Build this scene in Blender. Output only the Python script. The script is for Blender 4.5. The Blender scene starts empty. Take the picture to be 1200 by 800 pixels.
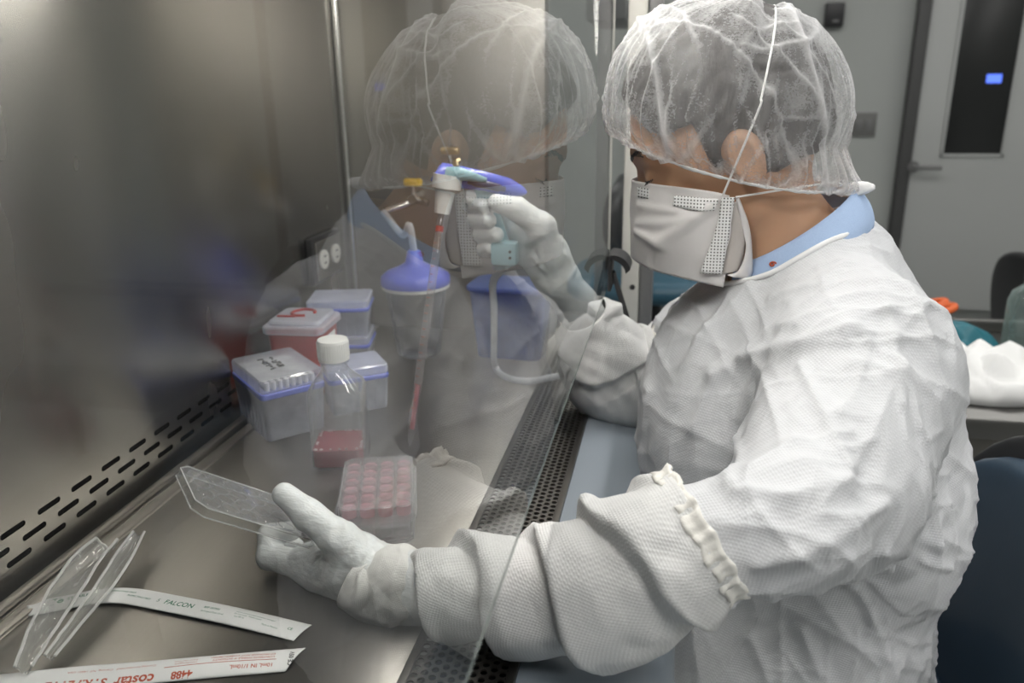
import bpy, bmesh, math, random
import numpy as np
from mathutils import Vector, Matrix
from mathutils.bvhtree import BVHTree
random.seed(7); RNG = np.random.default_rng(7)
EXPOSURE = 0.0
SC = bpy.context.scene; COL = SC.collection
PI = math.pi; rad = math.radians

# ------------------------------------------------------------------ camera
FPX = 948.0
CAM = np.array([.09, 0., 1.39])
_P, _A, _R = rad(18.1), rad(11.6), rad(.89)
CF = np.array([-math.sin(_A)*math.cos(_P), math.cos(_A)*math.cos(_P), -math.sin(_P)])
_r0 = np.array([math.cos(_A), math.sin(_A), 0.]); _u0 = np.cross(_r0, CF)
CR = math.cos(_R)*_r0 - math.sin(_R)*_u0
CU = math.sin(_R)*_r0 + math.cos(_R)*_u0
cd = bpy.data.cameras.new('camera'); cam = bpy.data.objects.new('camera', cd); COL.objects.link(cam)
cd.sensor_width = 36; cd.lens = FPX/1200*36; cd.clip_start = .02
cam.matrix_world = Matrix(((CR[0], CU[0], -CF[0], CAM[0]), (CR[1], CU[1], -CF[1], CAM[1]), (CR[2], CU[2], -CF[2], CAM[2]), (0, 0, 0, 1)))
cd.dof.use_dof = True; cd.dof.focus_distance = .78; cd.dof.aperture_fstop = 5.6
SC.camera = cam

def at(px, py, x=None, y=None, z=None):
    """point of the place seen at a photograph pixel on a given plane"""
    d = CF*FPX + CR*(px-600) - CU*(py-400)
    i, v = (0, x) if x is not None else (1, y) if y is not None else (2, z)
    return CAM + d*(v-CAM[i])/d[i]

# ------------------------------------------------------------------ object helpers
def tag(o, label=None, cat=None, group=None, kind=None):
    if label: o['label'] = label
    if cat: o['category'] = cat
    if group: o['group'] = group
    if kind: o['kind'] = kind
    return o

def empty(name, loc=(0, 0, 0), rz=0., label=None, cat=None, group=None, rot=None):
    o = bpy.data.objects.new(name, None); COL.objects.link(o)
    o.empty_display_size = .05
    o.location = loc
    o.rotation_euler = rot if rot is not None else (0, 0, rz)
    return tag(o, label, cat, group)

def link_mesh(name, me, mat, parent=None, smooth=True, angle=40, world=False, label=None):
    if mat is not None: me.materials.append(mat)
    if smooth:
        me.shade_smooth()
        if angle < 180: me.set_sharp_from_angle(angle=rad(angle))
    o = bpy.data.objects.new(name, me); COL.objects.link(o)
    if parent is not None:
        o.parent = parent
        if world:
            p = parent; off = Vector(p.location)
            while p.parent is not None: p = p.parent; off += Vector(p.location)
            me.transform(Matrix.Translation(-off))
    if label: o['label'] = label
    return o

def mesh_from(name, V, F):
    me = bpy.data.meshes.new(name)
    me.from_pydata([tuple(map(float, v)) for v in V], [], [tuple(map(int, f)) for f in F]); me.validate(); me.update()
    return me

def mesh_np(name, V, Q):
    me = bpy.data.meshes.new(name)
    V = np.asarray(V, np.float32); Q = np.asarray(Q, np.int32)
    me.vertices.add(len(V)); me.vertices.foreach_set('co', V.ravel())
    n = Q.shape[1]
    me.loops.add(Q.size); me.loops.foreach_set('vertex_index', Q.ravel())
    me.polygons.add(len(Q)); me.polygons.foreach_set('loop_start', np.arange(0, Q.size, n, dtype=np.int32))
    me.update(calc_edges=True); me.validate()
    return me

class MB:
    def __init__(s): s.V = []; s.F = []
    def add(s, V, F, M=None):
        b = len(s.V)
        for v in V:
            v = Vector([float(q) for q in v])
            s.V.append(tuple(M @ v if M is not None else v))
        s.F += [tuple(i+b for i in f) for f in F]
        return s
    def box(s, c, size, bev=0., seg=2, M=None, rot=None):
        bm = bmesh.new(); bmesh.ops.create_cube(bm, size=1.)
        for v in bm.verts: v.co = Vector((v.co.x*size[0], v.co.y*size[1], v.co.z*size[2]))
        if bev > 0: bmesh.ops.bevel(bm, geom=list(bm.edges), offset=bev, segments=seg, affect='EDGES', profile=.5)
        T = Matrix.Translation(Vector([float(q) for q in c]))
        if rot is not None: T = T @ rot
        if M is not None: T = M @ T
        bm.verts.index_update()
        s.add([v.co.copy() for v in bm.verts], [[v.index for v in f.verts] for f in bm.faces], T); bm.free()
        return s
    def rbox(s, c, size, r, h_bev=.001, n=6, taper=1., M=None):
        """box with rounded vertical corners and softly rounded top/bottom rims"""
        def ring(sx, sy, rr, z):
            out = []
            for qx, qy, a0 in ((1, 1, 0), (-1, 1, 90), (-1, -1, 180), (1, -1, 270)):
                for k in range(n+1):
                    a = rad(a0+90*k/n)
                    out.append((c[0]+qx*(sx/2-rr)+rr*math.cos(a), c[1]+qy*(sy/2-rr)+rr*math.sin(a), c[2]+z))
            return out
        hz = size[2]/2; b = h_bev
        lv = [(-hz, -b, taper), (-hz+b, 0, taper), (hz-b, 0, 1.), (hz, -b, 1.)]
        R = [ring(size[0]*t+2*d, size[1]*t+2*d, max(r+d, .0002), z) for z, d, t in lv]
        m = len(R[0]); V = sum(R, []); F = []
        for i in range(3):
            for k in range(m): F.append((i*m+k, i*m+(k+1) % m, (i+1)*m+(k+1) % m, (i+1)*m+k))
        F.append(tuple(range(m))[::-1]); F.append(tuple(3*m+k for k in range(m)))
        return s.add(V, F, M)
    def tube(s, pts, r, n=12, caps=True, M=None, closed=False):
        P = [np.array(p, float) for p in pts]; m = len(P)
        if not hasattr(r, '__len__'): r = [r]*m
        rings = loft_frames(P, closed); V = []; F = []
        for i in range(m):
            a, b = rings[i]
            for k in range(n):
                t = 2*PI*k/n; V.append(P[i]+r[i]*(math.cos(t)*a+math.sin(t)*b))
        for i in range(m if closed else m-1):
            j = (i+1) % m
            for k in range(n): F.append((i*n+k, i*n+(k+1) % n, j*n+(k+1) % n, j*n+k))
        if caps and not closed:
            F.append(tuple(range(n))[::-1]); F.append(tuple((m-1)*n+k for k in range(n)))
        return s.add(V, F, M)
    def lathe(s, prof, n=32, M=None, cap=True):
        V = []; F = []; m = len(prof)
        for r, z in prof:
            for k in range(n):
                t = 2*PI*k/n; V.append((r*math.cos(t), r*math.sin(t), z))
        for i in range(m-1):
            for k in range(n): F.append((i*n+k, i*n+(k+1) % n, (i+1)*n+(k+1) % n, (i+1)*n+k))
        if cap: F.append(tuple(range(n))[::-1]); F.append(tuple((m-1)*n+k for k in range(n)))
        return s.add(V, F, M)
    def prism(s, poly, z0, z1, M=None):
        n = len(poly); V = [(x, y, z0) for x, y in poly]+[(x, y, z1) for x, y in poly]
        F = [tuple(range(n))[::-1], tuple(range(n, 2*n))]+[(k, (k+1) % n, n+(k+1) % n, n+k) for k in range(n)]
        return s.add(V, F, M)
    def build(s, name, mat, parent=None, smooth=True, angle=40, world=False, label=None):
        me = mesh_from(name, s.V, s.F)
        bm = bmesh.new(); bm.from_mesh(me); bmesh.ops.recalc_face_normals(bm, faces=bm.faces); bm.to_mesh(me); bm.free()
        return link_mesh(name, me, mat, parent, smooth, angle, world, label)

def loft_frames(P, closed=False):
    m = len(P); T = []
    for i in range(m):
        a = P[(i-1) % m] if (closed or i > 0) else P[i]; b = P[(i+1) % m] if (closed or i < m-1) else P[i]
        d = b-a; T.append(d/max(np.linalg.norm(d), 1e-9))
    up = np.array([0, 0, 1.]) if abs(T[0][2]) < .9 else np.array([1., 0, 0])
    a = np.cross(T[0], up); a /= np.linalg.norm(a); out = []
    for i in range(m):
        a = a-T[i]*np.dot(a, T[i]); a /= np.linalg.norm(a); out.append((a, np.cross(T[i], a)))
    return out

def spline(pts, n=8):
    """Catmull-Rom through points"""
    P = [np.array(p, float) for p in pts]; P = [2*P[0]-P[1]]+P+[2*P[-1]-P[-2]]; out = []
    for i in range(1, len(P)-2):
        for k in range(n):
            t = k/n; p0, p1, p2, p3 = P[i-1:i+3]
            out.append(.5*((2*p1)+(-p0+p2)*t+(2*p0-5*p1+4*p2-p3)*t*t+(-p0+3*p1-3*p2+p3)*t**3))
    out.append(P[-2]); return out

def solidify(o, t, off=0.):
    m = o.modifiers.new('thickness', 'SOLIDIFY'); m.thickness = t; m.offset = off; return o

# ------------------------------------------------------------------ noise + signed distance modelling
_perm = RNG.permutation(256); _perm = np.concatenate([_perm, _perm, _perm])
_g = RNG.normal(size=(256, 3)); _g /= np.linalg.norm(_g, axis=1)[:, None]
def perlin(P):
    P = np.asarray(P, float); I = np.floor(P).astype(int); f = P-I; I &= 255
    u = f*f*f*(f*(f*6-15)+10); res = 0.
    for dx in (0, 1):
        for dy in (0, 1):
            for dz in (0, 1):
                h = _perm[_perm[_perm[(I[:, 0]+dx) & 255]+((I[:, 1]+dy) & 255)]+((I[:, 2]+dz) & 255)]
                g = _g[h]; d = (g*(f-np.array([dx, dy, dz]))).sum(1)
                w = (u[:, 0] if dx else 1-u[:, 0])*(u[:, 1] if dy else 1-u[:, 1])*(u[:, 2] if dz else 1-u[:, 2])
                res = res+w*d
    return res*1.5
def sstep(a, b, x): t = np.clip((x-a)/(b-a), 0, 1); return t*t*(3-2*t)
def crumple(P, freq, seed=0, n=4, warp=1.2):
    """creased-paper relief: warped triangle waves, each confined to its own patches"""
    r = np.random.default_rng(seed); h = np.zeros(len(P))
    for k in range(n):
        d = r.normal(size=3); d /= np.linalg.norm(d); o = r.uniform(0, 50, 3); o2 = r.uniform(0, 50, 3)
        q = P@d*freq+warp*perlin(P*freq*.35+o)+r.uniform()
        tri = np.abs(q-np.floor(q+.5))*2
        h += (tri-.5)*sstep(-.15, .35, perlin(P*freq*.45+o2))
    return h
def creases(P, freq, seed=0, n=5, warp=.5, wid=.06):
    """relief and crest mask of straight pinched folds"""
    r = np.random.default_rng(seed); h = np.zeros(len(P)); c = np.zeros(len(P))
    for k in range(n):
        d = r.normal(size=3); d /= np.linalg.norm(d); o = r.uniform(0, 50, 3); o2 = r.uniform(0, 50, 3)
        q = P@d*freq*r.uniform(.7, 1.4)+warp*perlin(P*freq*.3+o)+r.uniform(); e = np.abs(q-np.round(q))
        m = sstep(.02, .30, perlin(P*freq*.4+o2)); f = np.exp(-(e/wid)**1.2)*m; h += f+.35*(.5-e)*m; c = np.maximum(c, f)
    return h, c
def smin(a, b, k):
    h = np.clip(.5+.5*(b-a)/k, 0, 1); return b+(a-b)*h-k*h*(1-h)
def smax(a, b, k): return -smin(-a, -b, k)
def cap(P, a, b, ra, rb):
    a = np.asarray(a, np.float32); b = np.asarray(b, np.float32); ab = b-a
    t = np.clip(((P-a)@ab)/max(float(ab@ab), 1e-9), 0, 1)
    return np.linalg.norm(P-a-t[:, None]*ab, axis=1)-(ra+(rb-ra)*t)
def ell(P, c, r, R=None):
    q = P-np.asarray(c, np.float32)
    if R is not None: q = q@np.asarray(R, np.float32)          # columns of R are the ellipsoid's axes
    r = np.asarray(r, np.float32); k0 = np.linalg.norm(q/r, axis=1); k1 = np.linalg.norm(q/(r*r), axis=1)
    return k0*(k0-1)/np.maximum(k1, 1e-6)
def chain(P, pts, rs, k=.006):
    d = None
    for i in range(len(pts)-1):
        e = cap(P, pts[i], pts[i+1], rs[i], rs[i+1]); d = e if d is None else smin(d, e, k)
    return d
def nets(fn, lo, hi, h, B=8, slack=1.35):
    lo = np.array(lo, float); n = (np.ceil((np.array(hi)-lo)/h/B).astype(int))*B; nb = n//B
    bi = np.stack(np.meshgrid(*[np.arange(k) for k in nb], indexing='ij'), -1).reshape(-1, 3)
    d = fn((lo+(bi+.5)*B*h).astype(np.float32))
    D = np.where(d.reshape(nb) < 0, -1., 1.).astype(np.float32).repeat(B, 0).repeat(B, 1).repeat(B, 2)
    act = bi[np.abs(d) < B*h*.87*slack]
    lc = np.stack(np.meshgrid(*[np.arange(B)]*3, indexing='ij'), -1).reshape(-1, 3)
    for s in range(0, len(act), 400):
        ix = (act[s:s+400, None, :]*B+lc[None]).reshape(-1, 3)
        D[ix[:, 0], ix[:, 1], ix[:, 2]] = fn((lo+ix*h).astype(np.float32))
    S = D < 0
    c = np.zeros(np.array(D.shape)-1, np.int8)
    for dx in (0, 1):
        for dy in (0, 1):
            for dz in (0, 1): c += S[dx:dx+c.shape[0], dy:dy+c.shape[1], dz:dz+c.shape[2]]
    cells = np.argwhere((c > 0) & (c < 8)); del c
    idm = np.full(np.array(D.shape)-1, -1, np.int32); idm[cells[:, 0], cells[:, 1], cells[:, 2]] = np.arange(len(cells))
    acc = np.zeros((len(cells), 3)); cnt = np.zeros(len(cells))
    for ax in range(3):
        o1, o2 = [k for k in range(3) if k != ax]
        for a in (0, 1):
            for b in (0, 1):
                p = cells.copy(); p[:, o1] += a; p[:, o2] += b; q = p.copy(); q[:, ax] += 1
                da = D[p[:, 0], p[:, 1], p[:, 2]]; db = D[q[:, 0], q[:, 1], q[:, 2]]
                m = (da < 0) != (db < 0); t = da[m]/(da[m]-db[m]); pt = p[m].astype(float); pt[:, ax] += t
                acc[m] += pt; cnt[m] += 1
    V = lo+acc/cnt[:, None]*h; Q = []
    for ax in range(3):
        o1, o2 = [(1, 2), (2, 0), (0, 1)][ax]
        A = [slice(None)]*3; Bs = [slice(None)]*3; A[ax] = slice(0, -1); Bs[ax] = slice(1, None)
        e = np.argwhere(S[tuple(A)] != S[tuple(Bs)])
        e = e[(e[:, o1] > 0) & (e[:, o2] > 0) & (e[:, o1] < D.shape[o1]-1) & (e[:, o2] < D.shape[o2]-1)]
        f = S[e[:, 0], e[:, 1], e[:, 2]]; qs = []
        for a, b in ((1, 1), (0, 1), (0, 0), (1, 0)):
            p = e.copy(); p[:, o1] -= a; p[:, o2] -= b; qs.append(idm[p[:, 0], p[:, 1], p[:, 2]])
        q = np.stack(qs, 1); q[~f] = q[~f][:, ::-1]; Q.append(q)
    Q = np.concatenate(Q); Q = Q[(Q >= 0).all(1)]
    return V, Q
def relax(V, Q, it=2, w=.5):
    for _ in range(it):
        A = np.zeros_like(V); c = np.zeros(len(V))
        for i in range(4):
            for j in ((i+1) % 4, (i-1) % 4):
                np.add.at(A, Q[:, i], V[Q[:, j]]); np.add.at(c, Q[:, i], 1)
        V = V+w*(A/np.maximum(c, 1)[:, None]-V)
    return V
def vnormals(V, Q):
    n = np.cross(V[Q[:, 2]]-V[Q[:, 0]], V[Q[:, 3]]-V[Q[:, 1]]); N = np.zeros_like(V)
    for i in range(4): np.add.at(N, Q[:, i], n)
    return N/np.maximum(np.linalg.norm(N, axis=1), 1e-12)[:, None]
def seg_d(P, pts):
    d = np.full(len(P), 9.)
    for a, b in zip(pts[:-1], pts[1:]): d = np.minimum(d, cap(P, a, b, 0, 0))
    return d

# ------------------------------------------------------------------ materials
def newmat(name):
    m = bpy.data.materials.new(name); m.use_nodes = True; nt = m.node_tree; nt.nodes.clear()
    return m, nt
def nd(nt, typ, ins=None, **attrs):
    n = nt.nodes.new('ShaderNode'+typ)
    for k, v in attrs.items(): setattr(n, k, v)
    for k, v in (ins or {}).items():
        s = n.inputs[k]
        if hasattr(v, 'bl_idname') and hasattr(v, 'outputs'): nt.links.new(v.outputs[0], s)
        elif hasattr(v, 'is_output'): nt.links.new(v, s)
        else:
            if s.type == 'RGBA' and len(v) == 3: v = (*v, 1)
            s.default_value = v
    return n
def out(nt, sh): nd(nt, 'OutputMaterial', {'Surface': sh})
def mth(nt, op, a, b=None, clamp=False):
    ins = {0: a}
    if b is not None: ins[1] = b
    return nd(nt, 'Math', ins, operation=op, use_clamp=clamp)
def mapr(nt, v, a, b, c, d): return nd(nt, 'MapRange', {'Value': v, 'From Min': a, 'From Max': b, 'To Min': c, 'To Max': d})
def objco(nt, scale=(1, 1, 1)):
    t = nd(nt, 'TexCoord'); return nd(nt, 'Mapping', {'Vector': t.outputs['Object'], 'Scale': scale})
def simple(name, col, rough=.5, metal=0., var=.06, nscale=8., bump=0., bscale=60., **extra):
    m, nt = newmat(name); co = objco(nt)
    nz = nd(nt, 'TexNoise', {'Vector': co, 'Scale': nscale, 'Detail': 4.})
    k = mapr(nt, nz.outputs[0], .3, .7, 1-var, 1+var)
    c = nd(nt, 'VectorMath', {0: col, 'Scale': k.outputs[0]}, operation='SCALE')
    ins = {'Base Color': c.outputs[0], 'Roughness': rough, 'Metallic': metal}; ins.update(extra)
    p = nd(nt, 'BsdfPrincipled', ins)
    if bump:
        bz = nd(nt, 'TexNoise', {'Vector': co, 'Scale': bscale, 'Detail': 5.})
        b = nd(nt, 'Bump', {'Height': bz.outputs[0], 'Strength': bump, 'Distance': .002}); nt.links.new(b.outputs[0], p.inputs['Normal'])
    out(nt, p); return m
def emit(name, col, s):
    m, nt = newmat(name); out(nt, nd(nt, 'Emission', {'Color': col, 'Strength': s})); return m
def fresnel_slab(nt, slab=False):
    g = nd(nt, 'NewGeometry'); dt = nd(nt, 'VectorMath', {0: g.outputs['Normal'], 1: g.outputs['Incoming']}, operation='DOT_PRODUCT')
    c = mth(nt, 'ABSOLUTE', dt.outputs['Value']); q = mth(nt, 'POWER', mth(nt, 'SUBTRACT', 1., c), 5.)
    R = mth(nt, 'ADD', mth(nt, 'MULTIPLY', q, .96), .04)
    if slab: R = mth(nt, 'DIVIDE', mth(nt, 'MULTIPLY', R, 2.), mth(nt, 'ADD', R, 1.))
    return mth(nt, 'MULTIPLY', R, mth(nt, 'SUBTRACT', 1., g.outputs['Backfacing']))
def clear(name, tint=(.97, .98, .98), milk=.06, mcol=(.9, .92, .95), rough=.03, slab=False):   # slab: a sheet of glass
    """clear plastic or sheet glass: Fresnel mirror over a transparent, slightly milky body"""
    m, nt = newmat(name)
    tr = nd(nt, 'BsdfTransparent', {'Color': tint})
    co = objco(nt); nz = nd(nt, 'TexNoise', {'Vector': co, 'Scale': 30., 'Detail': 3.})
    df = nd(nt, 'BsdfDiffuse', {'Color': mcol}); tl = nd(nt, 'BsdfTranslucent', {'Color': mcol})
    md = nd(nt, 'MixShader', {0: .5, 1: df, 2: tl})
    mk = mapr(nt, nz.outputs[0], .3, .7, milk*.8, milk*1.2)
    if not slab:                                       # a wall crossed at a slant is a longer way through the plastic
        g = nd(nt, 'NewGeometry'); dt = nd(nt, 'VectorMath', {0: g.outputs['Normal'], 1: g.outputs['Incoming']}, operation='DOT_PRODUCT')
        ca = mth(nt, 'MAXIMUM', mth(nt, 'ABSOLUTE', dt.outputs['Value']), .10)
        mk = mth(nt, 'SUBTRACT', 1., mth(nt, 'POWER', mth(nt, 'SUBTRACT', 1., mk), mth(nt, 'DIVIDE', 1., ca)))
    body = nd(nt, 'MixShader', {0: mk.outputs[0], 1: tr, 2: md})
    gl = nd(nt, 'BsdfGlossy', {'Color': (1, 1, 1), 'Roughness': rough})
    R_ = fresnel_slab(nt)
    if slab: R_ = mth(nt, 'MULTIPLY', R_, .93)           # coated sash glass
    out(nt, nd(nt, 'MixShader', {0: R_, 1: body, 2: gl})); return m
def steel(name, axis, col=(.56, .54, .50), rough=.3, strength=.0, tangent=None):
    """brushed steel, grain running along world Y (axis gives the stretched scale)"""
    m, nt = newmat(name); co = objco(nt, axis)
    nz = nd(nt, 'TexNoise', {'Vector': co, 'Scale': 1., 'Detail': 6., 'Roughness': .7})
    big = nd(nt, 'TexNoise', {'Vector': objco(nt, (4, 8, 2.5)), 'Scale': 1., 'Detail': 2., 'Distortion': .4})      # wiping smears
    c = nd(nt, 'VectorMath', {0: col, 'Scale': mapr(nt, nz.outputs[0], .3, .7, .975, 1.025).outputs[0]}, operation='SCALE')
    r = mth(nt, 'ADD', rough, mapr(nt, big.outputs[0], .3, .7, -.03, .035))
    ins = {'Base Color': c.outputs[0], 'Metallic': 1., 'Roughness': r}
    if tangent is not None: ins['Anisotropic'] = .85; ins['Tangent'] = nd(nt, 'CombineXYZ', {0: tangent[0], 1: tangent[1], 2: tangent[2]})
    if strength: ins['Normal'] = nd(nt, 'Bump', {'Height': nz.outputs[0], 'Strength': strength, 'Distance': .0006})
    out(nt, nd(nt, 'BsdfPrincipled', ins)); return m
def lattice(nt, per):
    """0..1 grid of embossed dots carried by the surface, whichever way it faces"""
    k = 2*PI/per; t = nd(nt, 'TexCoord'); g = nd(nt, 'NewGeometry')
    nrm = nd(nt, 'VectorMath', {0: g.outputs['Normal']}, operation='ABSOLUTE')
    mp = nd(nt, 'Mapping', {'Vector': t.outputs['Object'], 'Rotation': (.3, .5, .6), 'Scale': (k, k, k)})
    s = nd(nt, 'SeparateXYZ', {0: mp.outputs[0]}); n = nd(nt, 'SeparateXYZ', {0: nrm.outputs[0]})
    sx, sy, sz = [mth(nt, 'SINE', s.outputs[i]) for i in range(3)]
    a = mth(nt, 'MULTIPLY', mth(nt, 'MULTIPLY', sx, sz), n.outputs[1])
    b = mth(nt, 'MULTIPLY', mth(nt, 'MULTIPLY', sy, sz), n.outputs[0])
    c = mth(nt, 'MULTIPLY', mth(nt, 'MULTIPLY', sx, sy), n.outputs[2])
    return mth(nt, 'ADD', mth(nt, 'ADD', a, b), c)
def fabric(name, col=(.86, .87, .88), per=.0042, emboss=.5, crease=.5, scale=16., trans=.18, tint=1.0):
    m, nt = newmat(name); L = lattice(nt, per); co = objco(nt)
    w = nd(nt, 'TexNoise', {'Vector': co, 'Scale': scale*.6, 'Detail': 2.})
    wv = nd(nt, 'VectorMath', {0: co.outputs[0], 1: nd(nt, 'VectorMath', {0: w.outputs['Color'], 'Scale': .03}, operation='SCALE').outputs[0]}, operation='ADD')
    def facets(sc):
        # every cell of the sheet is a small flat facet with its own tilt
        vo = nd(nt, 'TexVoronoi', {'Vector': wv.outputs[0], 'Scale': sc}, feature='F1')
        rel = nd(nt, 'VectorMath', {0: wv.outputs[0], 1: nd(nt, 'VectorMath', {0: vo.outputs['Position'], 'Scale': 1.}, operation='SCALE').outputs[0]}, operation='SUBTRACT')
        til = nd(nt, 'VectorMath', {0: vo.outputs['Color'], 1: (.5, .5, .5)}, operation='SUBTRACT')
        return nd(nt, 'VectorMath', {0: rel.outputs[0], 1: til.outputs[0]}, operation='DOT_PRODUCT').outputs['Value']
    nz = nd(nt, 'TexNoise', {'Vector': co, 'Scale': scale*3, 'Detail': 3.})
    hgt = mth(nt, 'ADD', mth(nt, 'ADD', mth(nt, 'MULTIPLY', facets(scale*.4), .55), mth(nt, 'MULTIPLY', facets(scale*1.15), .55)), mth(nt, 'MULTIPLY', facets(scale*3.), .6))
    hgt = mth(nt, 'ADD', hgt, mth(nt, 'MULTIPLY', nz.outputs[0], .004))
    b1 = nd(nt, 'Bump', {'Height': hgt, 'Strength': crease, 'Distance': 1.})
    b2 = nd(nt, 'Bump', {'Height': L, 'Strength': emboss, 'Distance': .0006, 'Normal': b1})
    dot = mapr(nt, L, -.8, .8, .92, 1.03)
    c = nd(nt, 'VectorMath', {0: col, 'Scale': dot.outputs[0]}, operation='SCALE')
    df = nd(nt, 'BsdfPrincipled', {'Base Color': c.outputs[0], 'Roughness': .75, 'Normal': b2, 'Specular IOR Level': .25})
    tl = nd(nt, 'BsdfTranslucent', {'Color': c.outputs[0]})
    out(nt, nd(nt, 'MixShader', {0: trans, 1: df, 2: tl})); return m
# ------------------------------------------------------------------ shared materials
WS = .92                                   # height of the cabinet's work surface
M = {}
M['wall'] = simple('painted_wall', (.36, .375, .36), .55, var=.04, nscale=1.5, bump=.05, bscale=120)
M['ceil'] = simple('ceiling_tile', (.62, .62, .6), .9, var=.05, nscale=4, bump=.1, bscale=90)
M['floor'] = simple('vinyl_floor', (.33, .34, .34), .35, var=.1, nscale=14)
M['door'] = simple('door_paint', (.40, .41, .40), .45, var=.03, nscale=2, bump=.03)
M['frame'] = simple('dark_frame', (.055, .055, .055), .5)
M['base'] = simple('baseboard_vinyl', (.11, .115, .115), .5)
M['darkglass'] = simple('dark_window', (.012, .013, .013), .3)
M['black'] = simple('black_plastic', (.018, .018, .02), .42)
M['grey'] = simple('grey_plastic', (.17, .17, .17), .45)
M['white_pl'] = simple('white_plastic', (.82, .82, .80), .35, var=.03)
M['cream'] = simple('cream_plastic', (.62, .61, .56), .5)
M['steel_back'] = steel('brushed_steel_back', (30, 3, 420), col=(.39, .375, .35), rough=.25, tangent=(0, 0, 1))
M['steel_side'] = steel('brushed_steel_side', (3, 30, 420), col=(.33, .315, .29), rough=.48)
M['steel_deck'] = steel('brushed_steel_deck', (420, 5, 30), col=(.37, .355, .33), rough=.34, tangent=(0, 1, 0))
M['steel'] = steel('steel', (90, 90, 90), col=(.6, .59, .57), rough=.25)
M['steel_dk'] = steel('dark_steel', (60, 60, 60), col=(.20, .19, .175), rough=.4)
M['plenum'] = simple('dark_plenum', (.006, .006, .006), .9)
M['enamel'] = simple('blue_grey_enamel', (.27, .31, .35), .38, var=.03, nscale=5)
M['casing'] = simple('casing_white', (.62, .63, .62), .4, var=.02)
M['glass'] = clear('sash_glass', (.975, .985, .98), milk=.006, mcol=(.85, .88, .9), rough=0.0, slab=True)
M['clear'] = clear('clear_plastic', (.965, .97, .975), milk=.06)
M['film'] = clear('clear_film', (.93, .93, .92), milk=.13, mcol=(.95, .95, .93), rough=.10)
M['lidclear'] = clear('box_lid_clear', (.93, .94, .97), milk=.16, mcol=(.88, .9, .97), rough=.06)
M['flask'] = clear('flask_clear', (.93, .94, .96), milk=.14, mcol=(.85, .87, .92), rough=.05)
M['frost'] = clear('frosted_plastic', (.86, .88, .92), milk=.42, mcol=(.82, .85, .93), rough=.12)
M['bluepl'] = simple('blue_plastic', (.13, .17, .60), .4, var=.05)
M['bluelid'] = simple('blue_violet_lid', (.10, .13, .62), .4, var=.05)
M['red'] = simple('red_plastic', (.34, .014, .010), .35, var=.05)
M['orange'] = simple('orange_plastic', (.75, .14, .03), .5)
M['teal'] = simple('teal_plastic', (.01, .13, .17), .45)
M['paper'] = simple('white_paper', (.82, .82, .81), .8, var=.03, bump=.06)
M['lamp'] = emit('lamp_glow', (1, .955, .90), 46)
M['lamp_small'] = emit('lamp_small_glow', (1, .98, .95), 5)
M['panel'] = emit('panel_glow', (1, .985, .96), 8)
M['panel_fill'] = emit('panel_glow_fill', (1, .985, .96), 13)  # stronger panels on the camera side, added fill for mask and gown
M['panel_dim'] = emit('panel_glow_dim', (1, .985, .96), 6.5)
M['display_reflection'] = emit('display_reflection_glow', (.12, .22, 1), 1.6)
M['greenink'] = simple('green_ink', (.01, .16, .08), .6)
M['redink'] = simple('red_ink', (.48, .09, .04), .6)
M['blackink'] = simple('black_ink', (.01, .01, .01), .6)
M['vinyl'] = simple('navy_vinyl', (.035, .062, .095), .35, var=.08, nscale=5, bump=.05, bscale=200)
M['tealvinyl'] = simple('teal_vinyl', (.03, .10, .15), .4, var=.06)
M['rubber'] = simple('rubber', (.02, .02, .02), .6)
M['brass'] = simple('brass', (.62, .5, .3), .3, metal=1.)
M['yellow'] = simple('yellow_plastic', (.78, .50, .04), .45)

# ------------------------------------------------------------------ the room
def struct(name, mb, mat, label, parent=None, **k):
    return tag(mb.build(name, mat, parent, **k), label, None if parent else 'room', kind='structure')
RX0, RX1, RY0, RY1, RZ = -1.6, 3.9, -2.4, 4.8, 2.75
struct('floor', MB().box(((RX0+RX1)/2, (RY0+RY1)/2, -.05), (RX1-RX0, RY1-RY0, .1)), M['floor'], 'grey vinyl laboratory floor')
struct('ceiling', MB().box(((RX0+RX1)/2, (RY0+RY1)/2, RZ+.05), (RX1-RX0, RY1-RY0, .1)), M['ceil'], 'pale ceiling of the laboratory')
struct('wall_back', MB().box(((RX0+RX1)/2, RY1+.06, RZ/2), (RX1-RX0, .12, RZ)), M['wall'], 'grey painted wall with the door in it')
struct('wall_front', MB().box(((RX0+RX1)/2, RY0-.06, RZ/2), (RX1-RX0, .12, RZ)), M['wall'], 'grey wall opposite the door wall')
struct('wall_left', MB().box((RX0-.06, (RY0+RY1)/2, RZ/2), (.12, RY1-RY0, RZ)), M['wall'], 'grey wall behind the safety cabinet')
struct('wall_right', MB().box((RX1+.06, (RY0+RY1)/2, RZ/2), (.12, RY1-RY0, RZ)), M['wall'], 'grey wall across the room from the cabinet')
struct('baseboard_back', MB().box((-.2, RY1-.008, .05), (2.8, .016, .1), .003).box((3.15, RY1-.008, .05), (1.4, .016, .1), .003), M['base'], 'dark baseboard under the door wall')
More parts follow.
